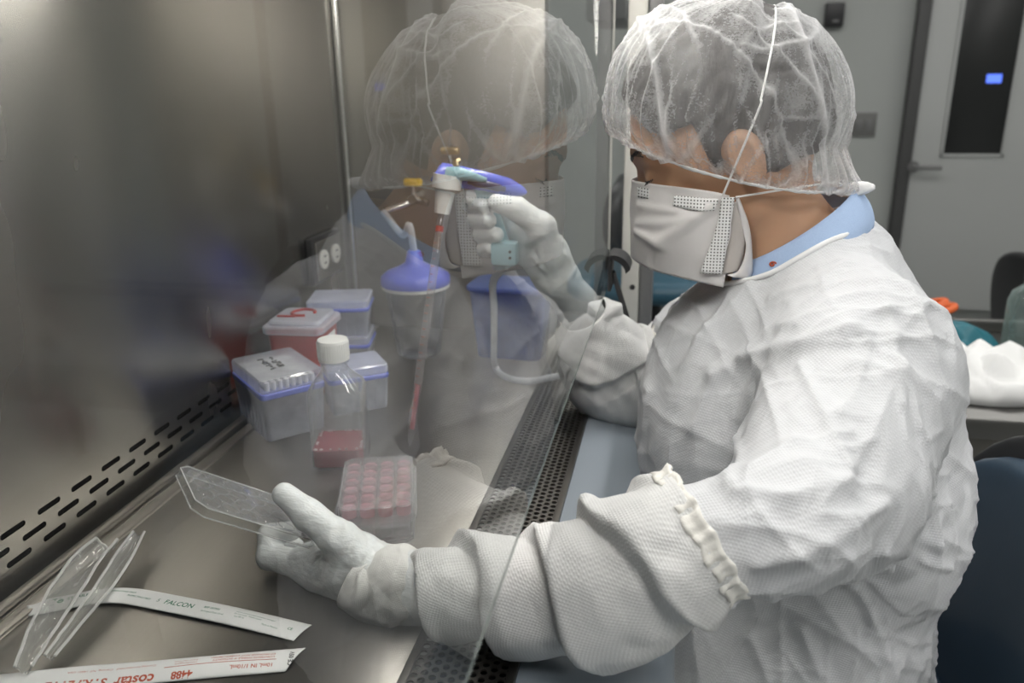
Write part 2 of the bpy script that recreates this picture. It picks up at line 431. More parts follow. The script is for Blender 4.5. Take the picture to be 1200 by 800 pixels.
# door with a narrow dark window
d0 = at(1050, 200, y=RY1); dl = 1.312; dr = 2.34; dh = 2.12
dr_o = MB().box(((dl+dr)/2, RY1-.03, dh/2+.06), (dr-dl, .05, dh-.12), .004).build('door_1', M['door'])
tag(dr_o, 'pale grey door with a tall narrow dark window', 'door', kind='structure')
fr = MB().box((dl-.032, RY1-.035, dh/2), (.06, .07, dh), .004).box((dr+.032, RY1-.035, dh/2), (.06, .07, dh), .004).box(((dl+dr)/2, RY1-.035, dh+.03), (dr-dl+.124, .07, .06), .004)
fr.box(((dl+dr)/2, RY1-.03, .03), (dr-dl, .06, .06), .003)
fr.build('door_frame', M['frame'], dr_o)
w0 = at(1105, 180, y=RY1-.055); w1 = at(1172, 180, y=RY1-.055)
wx = (w0[0]+w1[0])/2; ww = abs(w1[0]-w0[0])
MB().box((wx, RY1-.056, w0[2]+.48), (ww, .008, .96), .002).build('door_window', M['darkglass'], dr_o)
rim = MB()
for sx in (-1, 1): rim.box((wx+sx*(ww/2+.008), RY1-.058, w0[2]+.48), (.016, .014, .992), .002)
for z in (w0[2]-.008, w0[2]+.968): rim.box((wx, RY1-.058, z), (ww+.032, .014, .016), .002)
rim.build('window_rim', M['door'], dr_o)
dp = at(1165, 92, y=RY1-.062)
MB().box(dp, (.07, .006, .042), .002).build('mirrored_display', M['display_reflection'], dr_o)  # glowing plate stands in for a blue display reflected in the window
hp = at(1070, 195, y=RY1-.06)
hl = MB().tube([(hp[0], RY1-.055, hp[2]), (hp[0], RY1-.075, hp[2])], .028, 20).tube([(hp[0], RY1-.075, hp[2]), (hp[0], RY1-.10, hp[2]), (hp[0]+.02, RY1-.105, hp[2]), (hp[0]+.13, RY1-.105, hp[2]-.002)], .0105, 12)
hl.build('door_handle', M['grey'], dr_o)
# wall fittings
p = at(977, 18, y=RY1)
s = MB().box((p[0], RY1-.02, p[2]), (.095, .04, .12), .008).build('wall_sensor', M['black']); tag(s, 'small black box sensor high on the door wall', 'sensor')
MB().box((p[0]+.005, RY1-.042, p[2]-.03), (.03, .004, .012), .001).build('sensor_window', M['grey'], s)
p = at(1012, 146, y=RY1)
s = MB().box((p[0], RY1-.006, p[2]), (.125, .012, .125), .004).build('switch_plate', simple('plate_grey', (.15, .15, .145), .4)); tag(s, 'grey square switch plate on the door wall beside the cap', 'switch')
for dx in (-.025, .025): MB().box((p[0]+dx, RY1-.015, p[2]), (.028, .008, .055), .003).build('rocker_switch', M['grey'], s)
# unseen ceiling panels; the near-camera and far-left ones added to brighten mask and wall
for i, (x, y) in enumerate(((.75, 1.35), (1.1, 3.2), (-.6, 3.3), (2.9, 1.2), (2.9, 3.4), (.25, -.55), (2.9, -1.2))):
    mat_ = M['panel_fill'] if y < 0 else M['panel'] if y < 2 else M['panel_dim']
    c = empty('unseen_ceiling_light', (x, y, RZ-.02), 0, 'unseen flat white ceiling light panel added to light the laboratory', 'ceiling light', 'ceiling light panels')
    MB().box((0, 0, .005), (1.24, .64, .028), .004).build('light_frame', M['white_pl'], c)
    MB().box((0, 0, -.012), (1.18, .58, .006)).build('diffuser', mat_, c)

# ------------------------------------------------------------------ biosafety cabinet
XB, XG, Y0, Y1, ZT, ZE = -.53, 0., -.12, 1.47, 1.66, 1.107
YS = 1.148                                 # far end of the glass
cab = empty('biosafety_cabinet', (-.25, .675, 0), 0, 'stainless steel biosafety cabinet with a glass sash across its open front', 'safety cabinet')
def cbuild(mb, name, mat, **k): return mb.build(name, mat, cab, world=True, **k)
def ring_cell(mb, hole, outer, fn, depth):
    """plate cell with a hole; fn maps (u, v, w) to the place, w is depth behind the face"""
    n = len(hole); V = [fn(*q, 0) for q in hole]+[fn(*q, 0) for q in outer]+[fn(*q, depth) for q in hole]
    F = []
    for k in range(n):
        j = (k+1) % n; F.append((k, j, n+j, n+k)); F.append((2*n+k, 2*n+j, j, k))
    mb.add(V, F)
def rect_ring(hole, u0, u1, v0, v1):
    cx, cy = (u0+u1)/2, (v0+v1)/2; o = []
    for x, y in hole:
        dx, dy = x-cx, y-cy; t = min(((u1-u0)/2)/max(abs(dx), 1e-9), ((v1-v0)/2)/max(abs(dy), 1e-9)); o.append((cx+dx*t, cy+dy*t))
    ic = [min(range(len(o)), key=lambda i: (o[i][0]-a)**2+(o[i][1]-b)**2) for a, b in ((u0, v0), (u1, v0), (u1, v1), (u0, v1))]
    for i, c in zip(ic, ((u0, v0), (u1, v0), (u1, v1), (u0, v1))): o[i] = c
    return o
# back panel: plain sheet above three rows of staggered slots
bp = MB(); zs = WS+.018; rowh, pitch, sl, sw = .0155, .0485, .032, .0062
zt = zs+3*rowh
bp.add([(XB, Y0, zt), (XB, Y1, zt), (XB, Y1, ZT), (XB, Y0, ZT)], [(0, 1, 2, 3)])
bp.add([(XB, Y0, WS-.02), (XB, Y1, WS-.02), (XB, Y1, zs), (XB, Y0, zs)], [(0, 1, 2, 3)])
for r in range(3):
    off = (r % 2)*pitch/2
    y = Y0-pitch+off
    while y < Y1+pitch:
        a, b = max(y, Y0), min(y+pitch, Y1)
        if b-a > .001:
            z0 = zs+r*rowh
            if b-a > pitch-.002:
                yc = (a+b)/2; zc = z0+rowh/2; hole = []
                for k in range(9): t = -PI/2+PI*k/8; hole.append((yc+sl/2-sw/2+sw/2*math.cos(t), zc+sw/2*math.sin(t)))
                for k in range(9): t = PI/2+PI*k/8; hole.append((yc-sl/2+sw/2+sw/2*math.cos(t), zc+sw/2*math.sin(t)))
                ring_cell(bp, hole, rect_ring(hole, a, b, z0, z0+rowh), lambda u, v, w: (XB-w, u, v), .002)
            else: bp.add([(XB, a, z0), (XB, b, z0), (XB, b, z0+rowh), (XB, a, z0+rowh)], [(0, 1, 2, 3)])
        y += pitch
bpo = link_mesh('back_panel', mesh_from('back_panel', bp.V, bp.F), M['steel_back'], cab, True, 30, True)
cbuild(MB().box((XB-.045, (Y0+Y1)/2, WS+.04), (.07, Y1-Y0, .16)), 'rear_plenum', M['plenum'])
cbuild(MB().box((XB-.10, (Y0+Y1)/2, 1.25), (.035, Y1-Y0+.1, .86), .004), 'rear_casing', M['casing'])
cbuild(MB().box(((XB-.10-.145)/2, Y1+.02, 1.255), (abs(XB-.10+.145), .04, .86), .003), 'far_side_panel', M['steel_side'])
cbuild(MB().box((-.0745, Y1+.02, 1.28), (.137, .006, .80), .001), 'side_window', M['glass'])
cbuild(MB().box((-.0745, Y1+.02, .895), (.141, .04, .03), .002), 'window_sill', M['steel_dk'])
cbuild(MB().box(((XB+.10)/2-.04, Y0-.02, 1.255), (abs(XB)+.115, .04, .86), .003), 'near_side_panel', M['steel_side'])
# bright corner bead between back and side panels
cbuild(MB().tube([(XB+.006, Y1-.006, WS+.02), (XB+.006, Y1-.006, ZT)], .006, 10), 'corner_bead', M['steel'])
# deck with a raised rear rim
dk = MB().box(((XB+.012-.115)/2, (Y0+Y1)/2, WS-.008), (abs(XB+.012+.115), Y1-Y0, .016), .002)
cbuild(dk, 'work_surface', M['steel_deck'])
cbuild(MB().box((XB+.022, (Y0+Y1)/2, WS+.004), (.012, Y1-Y0-.01, .012), .002).box((XB+.040, (Y0+Y1)/2, WS+.0012), (.016, Y1-Y0-.01, .005), .001), 'rear_rim', M['steel_deck'])
# perforated front grille
gx0, gx1 = -.115, -.022; gp = .0093; gr = .0033; gm = MB()
rows = int((gx1-gx0-.008)/(gp*.866)); xs = gx0+((gx1-gx0)-(rows-1)*gp*.866)/2
hexo = lambda cx, cy: [(cx+(gp/2/math.cos(rad(30)))*math.cos(t)*(1 if k % 2 == 0 else math.cos(rad(30))), cy+(gp/2/math.cos(rad(30)))*math.sin(t)*(1 if k % 2 == 0 else math.cos(rad(30)))) for k, t in enumerate([2*PI*k/12 for k in range(12)])]
for i in range(rows):
    cx = xs+i*gp*.866; y = Y0+.01+(i % 2)*gp/2
    while y < Y1-.01:
        hole = [(cx+gr*math.cos(2*PI*k/12), y+gr*math.sin(2*PI*k/12)) for k in range(12)]
        ring_cell(gm, hole, hexo(cx, y), lambda u, v, w: (u, v, WS+.001-w), .0018); y += gp
ggo = link_mesh('front_grille', mesh_from('front_grille', gm.V, gm.F), M['steel_dk'], cab, True, 30, True)
cbuild(MB().box((gx0+.003, (Y0+Y1)/2, WS), (.0075, Y1-Y0, .004), .001).box((gx1-.003, (Y0+Y1)/2, WS), (.0075, Y1-Y0, .004), .001), 'grille_edge', M['steel_dk'])
cbuild(MB().box(((gx0+gx1)/2, (Y0+Y1)/2, WS-.05), (gx1-gx0-.004, Y1-Y0, .04)), 'grille_plenum', M['plenum'])
# armrest sill
ar = [(gx1+.001, WS-.10), (gx1+.001, WS-.002)]
for k in range(7): t = rad(90-90*k/6); ar.append((.078+.03*math.cos(t), WS-.034+.03*math.sin(t)))
ar += [(.108, WS-.10)]
A = MB(); n = len(ar); A.add([(x, Y0-.04, z) for x, z in ar]+[(x, Y1+.04, z) for x, z in ar], [tuple(range(n)), tuple(range(n, 2*n))[::-1]]+[(k, (k+1) % n, n+(k+1) % n, n+k) for k in range(n)])
cbuild(A, 'armrest', M['enamel'])
cbuild(MB().box((-.22, (Y0+Y1)/2, WS-.105), (.60, Y1-Y0+.08, .05), .004), 'base_tray', M['casing'])
# glass sash and the header above it
sash = cbuild(MB().box((XG-.003, (Y0+.01+YS)/2, (ZE+1.72)/2), (.006, YS-Y0-.01, 1.72-ZE), .0008, 1), 'sash', M['glass'])
MB().box((XG-.0006, (Y0+.01+YS)/2, ZE-.0003), (.0012, YS-Y0-.012, .0010)).build('sash_edge', simple('glass_edge', (.05, .07, .065), .3), sash, world=True)
cbuild(MB().box((.03, (Y0+Y1)/2, 1.83), (.13, Y1-Y0+.08, .26), .01), 'header_panel', M['casing'])
cbuild(MB().box((-.26, (Y0+Y1)/2, ZT+.12), (.60, Y1-Y0+.08, .2), .004), 'top_casing', M['casing'])
cbuild(MB().box((-.30, (Y0+Y1)/2, ZT+.008), (.46, Y1-Y0, .012)), 'supply_diffuser', M['steel_side'])
lt = MB().tube([(-.07, .25, ZT-.025), (-.07, 1.32, ZT-.025)], .014, 14)
lt = cbuild(lt, 'fluorescent_tube', M['lamp'])
cbuild(MB().box((-.07, .78, ZT-.004), (.07, 1.14, .014), .003), 'lamp_tray', M['casing'])
# pale frame post at the far end of the sash
po = cbuild(MB().box((.013, Y1+.012, 1.26), (.032, .05, .84), .003), 'frame_post', M['cream'])
for z in (1.02, 1.17): MB().tube([(.018, Y1-.0125, z), (.018, Y1-.0145, z)], .005, 14).build('screw', M['black'], po, world=True)
cbuild(MB().box((.042, Y1+.02, 1.26), (.024, .04, .84), .003), 'post_gasket', M['grey'])
for x in (-.50, .06):
    for y in (Y0+.03, Y1-.03): cbuild(MB().box((x, y, .40), (.05, .05, .80), .004).box((x, y, .012), (.07, .07, .024), .004), 'stand_leg', M['casing'])
# dark hook-shaped catch riding on the far end of the sash edge
hk = []
for k in range(9): t = rad(95-90*k/8); hk.append((.006+.026*math.cos(t), 1.133+.022*math.sin(t)))
hk2 = [(x-.0005 if i == 0 else x-.006, z-.006) for i, (x, z) in enumerate(hk)][::-1]
HB = MB(); poly = hk+hk2; n = len(poly); ya, yb = 1.10, 1.15
HB.add([(x, ya, z) for x, z in poly]+[(x, yb, z) for x, z in poly], [tuple(range(n)), tuple(range(n, 2*n))[::-1]]+[(k, (k+1) % n, n+(k+1) % n, n+k) for k in range(n)])
HB.box((.0035, 1.125, 1.128), (.005, .05, .05), .001)
sc = cbuild(HB, 'sash_catch', M['black'])
MB().tube([(.006, 1.128, 1.125), (.022, 1.165, 1.06), (.036, 1.20, 1.0)], .004, 10).build('catch_strap', M['black'], sc, world=True)
# service fittings on the far side panel
def petcock(px, py, col, aim):
    c = at(px, py, y=Y1-.03)
    v = MB().tube([(c[0], Y1, c[2]), (c[0], Y1-.05, c[2])], [.011, .009], 14)
    v.tube([(c[0], Y1-.035, c[2]), (c[0]+aim*.012, Y1-.045, c[2]-.008), (c[0]+aim*.055, Y1-.06, c[2]-.022)], [.008, .0075, .006], 12)
    v.tube([(c[0], Y1-.035, c[2]), (c[0]+.026, Y1-.038, c[2]-.008)], .0065, 10)
    o = cbuild(v, 'petcock', M['steel'])
    MB().tube([(c[0], Y1-.04, c[2]+.006), (c[0], Y1-.04, c[2]+.024)], .004, 8).build('valve_stem', M['steel'], o, world=True)
    MB().box((c[0], Y1-.04, c[2]+.03), (.034, .014, .014), .004).build('valve_knob', col, o, world=True)
    return c
pv = petcock(487, 232, M['yellow'], -1)
petcock(530, 196, M['brass'], 1)
# framed socket plate on the back panel
c = at(383, 300, x=XB+.01)
so = cbuild(MB().box((XB+.006, c[1], c[2]), (.012, .122, .082), .003), 'socket_frame', M['black'])
MB().box((XB+.0135, c[1], c[2]), (.005, .106, .068), .0015).build('socket_plate', M['steel'], so, world=True)
for dy in (-.026, .026):
    MB().tube([(XB+.016, c[1]+dy, c[2]), (XB+.0185, c[1]+dy, c[2])], .017, 20).build('socket_face', M['cream'], so, world=True)
    for dz in (-.006, .006): MB().box((XB+.019, c[1]+dy, c[2]+dz), (.001, .009, .0022)).build('socket_slot', M['black'], so, world=True)

# ------------------------------------------------------------------ things inside the cabinet
ZW = WS+.0005
def frame_at(corner, d, ang=0): return corner
def tip_box(loc, rz, label, group, tips=True, h=.078, scribble=False, sx=.116, sy=.086):
    t = empty('tip_box', loc, rz, label, 'tip box', group)
    bb = MB().rbox((0, 0, h*.36), (sx, sy, h*.72), .007, .0015, taper=.93)
    for k in range(7):
        x = (-.5+(k+.5)/7)*sx*.9
        for s in (-1, 1): bb.box((x, s*(sy*.5*.965), h*.34), (.0016, .0012, h*.6))
    b = bb.build('box_base', M['frost'], t)
    MB().rbox((0, 0, h*.74), (sx+.003, sy+.003, h*.09), .008, .001).build('rack_insert', M['bluepl'], t)
    l = MB().rbox((0, 0, h*.895), (sx+.001, sy+.001, h*.21), .008, .002).build('lid', M['frost' if not tips else 'lidclear'], t)
    if tips:
        tp = MB()
        for i in range(12):
            for j in range(8):
                tp.lathe([(.0018, h*.78), (.0034, h*.79), (.0034, h*.92), (.0022, h*.922)], 8, Matrix.Translation(((i-5.5)*.0088, (j-3.5)*.0092, 0)))
        o = tp.build('pipette_tips', M['white_pl'], t); o['kind'] = 'stuff'
    if scribble:
        sb = MB(); r = random.Random(3)
        for li in range(2):
            x = -.022; yy = .012-li*.014
            while x < .024:
                pts = [(x+r.uniform(0, .006), yy+r.uniform(-.005, .005), h*1.0+.0008) for _ in range(4)]
                sb.tube(pts, .0008, 5); x += .0075
        sb.build('marker_note', M['blackink'], l)
    return t
tb = at(319, 521, z=WS)                                          # nearest bottom corner of the big box
ang = math.atan2(.077, -.084)                                     # its long side runs back to the left
ux = np.array([math.cos(ang), math.sin(ang)]); uy = np.array([math.sin(ang), -math.cos(ang)])
c = tb[:2]+ux*.060+uy*.0435+np.array([-.006, .0])
tip_box((c[0], c[1], ZW), ang, 'clear tip box with blue rack and black scribble on its lid, beside the red bin', 'pipette tip boxes', True, .090, True, sx=.122, sy=.09)
# stack of two behind the red bin and one behind the bottle
q = at(396, 400, y=1.20)
tip_box((q[0]-.006, 1.235, ZW), rad(12), 'lower blue and clear tip box of the stack behind the bottle cap', 'pipette tip boxes', False, .062, sx=.10, sy=.082)
tip_box((q[0]-.005, 1.236, ZW+.0625), rad(14), 'upper blue and clear tip box of the stack behind the bottle cap', 'pipette tip boxes', False, .062, sx=.10, sy=.082)
q = at(418, 460, y=1.06)
tip_box((q[0]-.006, 1.07, ZW), rad(35), 'single blue and clear tip box just behind the square medium bottle', 'pipette tip boxes', False, .070, sx=.088, sy=.07)

# red sharps bin
rb = empty('sharps_bin', (-.478, 1.130, ZW), rad(4), 'small red plastic sharps bin with a pale clear lid', 'sharps bin')
MB().rbox((0, 0, .052), (.085, .088, .104), .01, .002, taper=.9).build('bin_body', M['red'], rb)
lid = MB().rbox((0, 0, .107), (.098, .10, .012), .014, .002).rbox((0, 0, .116), (.084, .084, .008), .012, .003).build('bin_lid', M['frost'], rb)
MB().tube([(.018*math.cos(t), .018*math.sin(t)+.008, .1208) for t in np.linspace(0, 5.2, 16)], .0028, 8).box((-.02, -.012, .1205), (.03, .006, .003), .001).build('lid_latch', M['red'], lid)
lb = MB().box((.0418, -.004, .055), (.0012, .062, .07), .0004).build('warning_label', M['paper'], rb)
ht = MB()
for k in range(3):
    a = PI/2+k*2*PI/3; cy, cz = -.004+.008*math.cos(a), .066+.008*math.sin(a)
    ht.tube([(.0428, cy+.0075*math.cos(t), cz+.0075*math.sin(t)) for t in np.linspace(0, 2*PI, 17)[:-1]], .0013, 6, closed=True)
for k in range(5): ht.box((.0427, -.004, .046-k*.0055), (.0006, .05-.006*(k % 2), .0014))
ht.build('biohazard_print', M['redink'], lb)

# square medium bottle with a white screw cap
bt = empty('medium_bottle', (-.320, .890, ZW), rad(14), 'clear square bottle with white screw cap and pink medium', 'bottle')
def sq_rings(lv, n=6):
    V = []; F = []
    for s_, r_, z in lv:
        for qx, qy, a0 in ((1, 1, 0), (-1, 1, 90), (-1, -1, 180), (1, -1, 270)):
            for k in range(n+1):
                a = rad(a0+90*k/n); V.append((qx*(s_-r_)+r_*math.cos(a), qy*(s_-r_)+r_*math.sin(a), z))
    m = 4*(n+1)
    for i in range(len(lv)-1):
        for k in range(m): F.append((i*m+k, i*m+(k+1) % m, (i+1)*m+(k+1) % m, (i+1)*m+k))
    F.append(tuple(range(m))[::-1]); F.append(tuple((len(lv)-1)*m+k for k in range(m)))
    return V, F
hs = .0335
prof = [(hs-.004, .008, 0), (hs, .009, .004), (hs, .009, .098)]
for k in range(1, 8):
    t = k/7; s_ = hs+( .0155-hs)*(t*t*(3-2*t)); prof.append((s_, .009+(s_-.009)*t, .098+.034*t))
prof += [(.0145, .0145, .138), (.0145, .0145, .146)]
V, F = sq_rings(prof); pin = [(max(s_-.0014, .004), max(r_-.0014, .002), z+.0012) for s_, r_, z in prof[:-1]]+[(.0128, .0128, .1459)]
V2, F2 = sq_rings(pin); MB().add(V, F).add(V2, F2).build('bottle_body', M['clear'], bt, angle=50)
m, nt = newmat('pink_medium'); 
out(nt, nd(nt, 'MixShader', {0: .6, 1: nd(nt, 'BsdfTransparent', {'Color': (.62, .05, .09)}), 2: nd(nt, 'BsdfPrincipled', {'Base Color': (.40, .012, .04), 'Roughness': .08})})); M['medium'] = m
V, F = sq_rings([(hs-.0052, .008, .0016), (hs-.0016, .0085, .005), (hs-.0016, .0085, .027)]); MB().add(V, F).build('pink_medium', M['medium'], bt)
fo = MB(); r = random.Random(5)
for k in range(46):
    a, b = r.choice(((1, 0), (0, 1), (-1, 0), (0, -1))), r.uniform(-1, 1)
    x, y = (a[0]*(hs-.005), b*(hs-.005)) if a[0] else (b*(hs-.005), a[1]*(hs-.005))
    fo.lathe([(.0003, .0268), (r.uniform(.0012, .0026), .0282), (.0004, .0297)], 8, Matrix.Translation((x, y, 0)))
o = fo.build('foam', clear('pale_foam', (.95, .8, .82), .45, (.9, .7, .72)), bt); o['kind'] = 'stuff'
cp = MB().lathe([(.0185, .138), (.0192, .1385), (.0192, .162), (.0182, .1645), (.004, .1655), (.0004, .1655)], 48)
for k in range(40):
    a = 2*PI*k/40; cp.box((.0193*math.cos(a), .0193*math.sin(a), .152), (.0011, .0011, .019), 0, rot=Matrix.Rotation(a, 4, 'Z'))
cp.build('screw_cap', M['white_pl'], bt, angle=50)
MB().lathe([(.0155, .1345), (.0185, .135), (.0185, .1375), (.0155, .138)], 40).build('neck_ring', M['clear'], bt)

# well plates
def chamfer(sx, sy, c): return [(-sx/2+c, -sy/2), (sx/2-c, -sy/2), (sx/2, -sy/2+c), (sx/2, sy/2-c), (sx/2-c, sy/2), (-sx/2+c, sy/2), (-sx/2, sy/2-c), (-sx/2, -sy/2+c)]
def tray(mb, sx, sy, ch, z0, z1, th, floor_z=None, open_top=True):
    """thin-walled tray: wall strip plus a sheet at floor_z"""
    o = chamfer(sx, sy, ch); i = chamfer(sx-2*th, sy-2*th, ch*.9); n = 8
    V = [(x, y, z0) for x, y in o]+[(x, y, z1) for x, y in o]+[(x, y, z0) for x, y in i]+[(x, y, z1) for x, y in i]; F = []
    for k in range(n):
        j = (k+1) % n; F += [(k, j, n+j, n+k), (2*n+j, 2*n+k, 3*n+k, 3*n+j), (n+k, n+j, 3*n+j, 3*n+k), (j, k, 2*n+k, 2*n+j)]
    mb.add(V, F)
    if floor_z is not None: mb.prism(chamfer(sx-2*th, sy-2*th, ch*.9), floor_z, floor_z+th)
    return mb
M['rimmed'] = clear('plate_plastic', (.95, .955, .96), milk=.075, mcol=(.93, .93, .94))
M['pinkwell'] = clear('pink_well_medium', (.95, .55, .62), .55, (.85, .38, .45))
PX, PY = .1277, .0855
def plate(loc, rz, label, filled):
    t = empty('well_plate', loc, rz, label, 'well plate', 'well plates on the work surface')
    b = MB(); tray(b, PX, PY, .009, 0, .0045, .0013); tray(b, PX-.006, PY-.006, .008, .003, .0185, .0012, .017)
    for sx_, sy_, z_ in ((PX, PY, .0045), (PX-.006, PY-.006, .0187)): b.tube([(x, y, z_) for x, y in chamfer(sx_, sy_, .0085)], .0007, 5, closed=True)
    b.build('plate_body', M['rimmed'], t)
    for i in range(6):
        for j in range(4):
            c = ((i-2.5)*.0193, (j-1.5)*.0193)
            T = Matrix.Translation((c[0], c[1], 0))
            w = MB().lathe([(.0080, .0035), (.0080, .0203), (.0088, .0203), (.0088, .0035)], 24, T, cap=False).build('well', M['clear'], t)
            if filled: MB().lathe([(.0077, .004), (.0077, .0145), (.001, .0142)], 20, T).build('pink_medium', M['pinkwell'], w)
    if not filled:
        l = MB(); tray(l, PX-.001, PY-.001, .0085, .0085, .0225, .0012, .0213); l.tube([(x, y, .0226) for x, y in chamfer(PX-.001, PY-.001, .0085)], .0007, 5, closed=True); l.build('plate_lid', M['rimmed'], t)
    return t
pa = math.atan2(.115, -.035)
pc = np.array([-.226, .764])
plate((pc[0], pc[1], ZW), pa, 'lower clear lidded well plate under the pink plate', False)
plate((pc[0]+.002, pc[1]+.003, ZW+.0228), pa+rad(1.5), 'upper open well plate with pink medium in its wells', True)

# vacuum flask with blue lid
vf = empty('vacuum_flask', (-.352, 1.32, ZW), 0, 'clear vacuum flask with blue lid by the far side panel', 'flask')
MB().lathe([(.036, 0), (.04, .004), (.046, .06), (.055, .128), (.058, .132)], 36).build('flask_body', M['flask'], vf, angle=60)
MB().lathe([(.06, .128), (.061, .130), (.06, .142), (.05, .150), (.03, .158), (.016, .166), (.012, .185), (.009, .187), (.0004, .187)], 36).build('blue_lid', M['bluelid'], vf, angle=60)
MB().lathe([(.056, .122), (.0595, .1225), (.0595, .1285), (.056, .129)], 36).build('white_collar', M['white_pl'], vf)
hs_ = [(-.352, 1.32, ZW+.186), (-.358, 1.32, ZW+.23), (-.378, 1.34, pv[2]-.05), (pv[0]-.052, Y1-.062, pv[2]-.022)]
tag(MB().tube(spline(hs_, 8), .0062, 12).build('vacuum_hose', clear('milky_hose', (.9, .9, .9), .55), None), 'milky white hose from the blue flask lid up to the wall valve', 'hose')
# blue tub
q = at(592, 440, y=1.30)
tubb = empty('plastic_tub', (-.185, 1.345, ZW), rad(-4), 'translucent blue plastic tub near the far side panel', 'tub')
bl = clear('translucent_blue', (.45, .55, .85), .55, (.22, .33, .72), .15)
MB().rbox((0, 0, .062), (.135, .09, .124), .016, .002, taper=.86).build('tub_body', bl, tubb)
MB().rbox((0, 0, .1255), (.146, .10, .008), .02, .002).build('tub_rim', bl, tubb)
# ------------------------------------------------------------------ the person
f32 = np.float32
HC = np.array([.1345, .94, 1.325]); TH = rad(25)
HF = np.array([-math.cos(TH), 0, -math.sin(TH)]); HU = np.array([-math.sin(TH), 0, math.cos(TH)]); HS = np.array([0, -1., 0])   # HS: towards the near side
HR = np.stack([HF, HS, HU], 1)
def hp_(f, s, u): return HC+HF*f+HS*s+HU*u
DA = .05                                                       # depth of the near arm
def L(px, py, y): return at(px, py, y=y+DA)
# near (left) hand joints
LW = L(458, 684, .555)
L_hand = dict(
    palm=[(LW, .028), (L(415, 664, .566), .029), (L(382, 664, .585), .026)],
    row=[(L(360, 660, .583), .0165), (L(366, 668, .602), .0165), (L(374, 676, .62), .016), (L(386, 682, .633), .0145)],
    fingers=[
        [(L(362, 664, .580), .0145), (L(316, 652, .588), .0128), (L(316, 627, .602), .0115), (L(342, 622, .608), .0098)],
        [(L(366, 670, .602), .0140), (L(322, 668, .618), .0128), (L(322, 646, .632), .0112), (L(346, 640, .634), .0095)],
        [(L(376, 678, .620), .0135), (L(338, 680, .638), .0120), (L(338, 660, .650), .0105), (L(360, 655, .652), .0090)],
        [(L(390, 684, .633), .0120), (L(358, 688, .648), .0105), (L(358, 672, .660), .0092), (L(376, 668, .662), .0082)]],
    thumb=[(L(434, 662, .556), .0215), (L(398, 632, .555), .0168), (L(361, 603, .562), .0138), (L(333, 579, .570), .0112)])
RW = at(652, 325, y=1.035)
def Rr(px, py, y): return at(px, py, y=y)
R_hand = dict(
    palm=[(RW, .028), (Rr(638, 298, 1.035), .030), (Rr(620, 272, 1.045), .026)],
    row=[(Rr(606, 250, 1.058), .0155), (Rr(607, 264, 1.062), .0155), (Rr(608, 280, 1.062), .0150), (Rr(612, 296, 1.058), .0140)],
    fingers=[
        [(Rr(602, 246, 1.060), .0140), (Rr(562, 238, 1.058), .0120), (Rr(551, 239, 1.032), .0108), (Rr(566, 241, 1.008), .0096)],
        [(Rr(602, 263, 1.064), .0135), (Rr(566, 256, 1.060), .0120), (Rr(557, 257, 1.030), .0110), (Rr(573, 258, 1.004), .0098)],
        [(Rr(604, 280, 1.064), .0130), (Rr(572, 275, 1.058), .0118), (Rr(564, 275, 1.028), .0108), (Rr(582, 275, 1.004), .0098)],
        [(Rr(608, 296, 1.060), .0120), (Rr(578, 292, 1.052), .0108), (Rr(567, 292, 1.028), .0098), (Rr(575, 291, 1.012), .0088)]],
    thumb=[(Rr(644, 300, 1.020), .0235), (Rr(634, 266, 1.006), .0185), (Rr(606, 245, .998), .0145), (Rr(582, 238, .998), .0118)])
def hand_sdf(P, H, off=0., k=.007):
    d = chain(P, [p for p, r in H['palm']], [r-off for p, r in H['palm']], .01)
    mid = H['palm'][1][0]
    for p, r in H['row']: d = smin(d, cap(P, mid, p, .02-off, r-off), .014)
    a = H['row']
    for i in range(3): d = smin(d, cap(P, a[i][0], a[i+1][0], a[i][1]-off, a[i+1][1]-off), .008)
    t = H['thumb']; d = smin(d, chain(P, [p for p, r in t], [r-off for p, r in t], .006), .011)
    for fg in H['fingers']: d = smin(d, chain(P, [p for p, r in fg], [r-off for p, r in fg], .004), .0035)
    return d
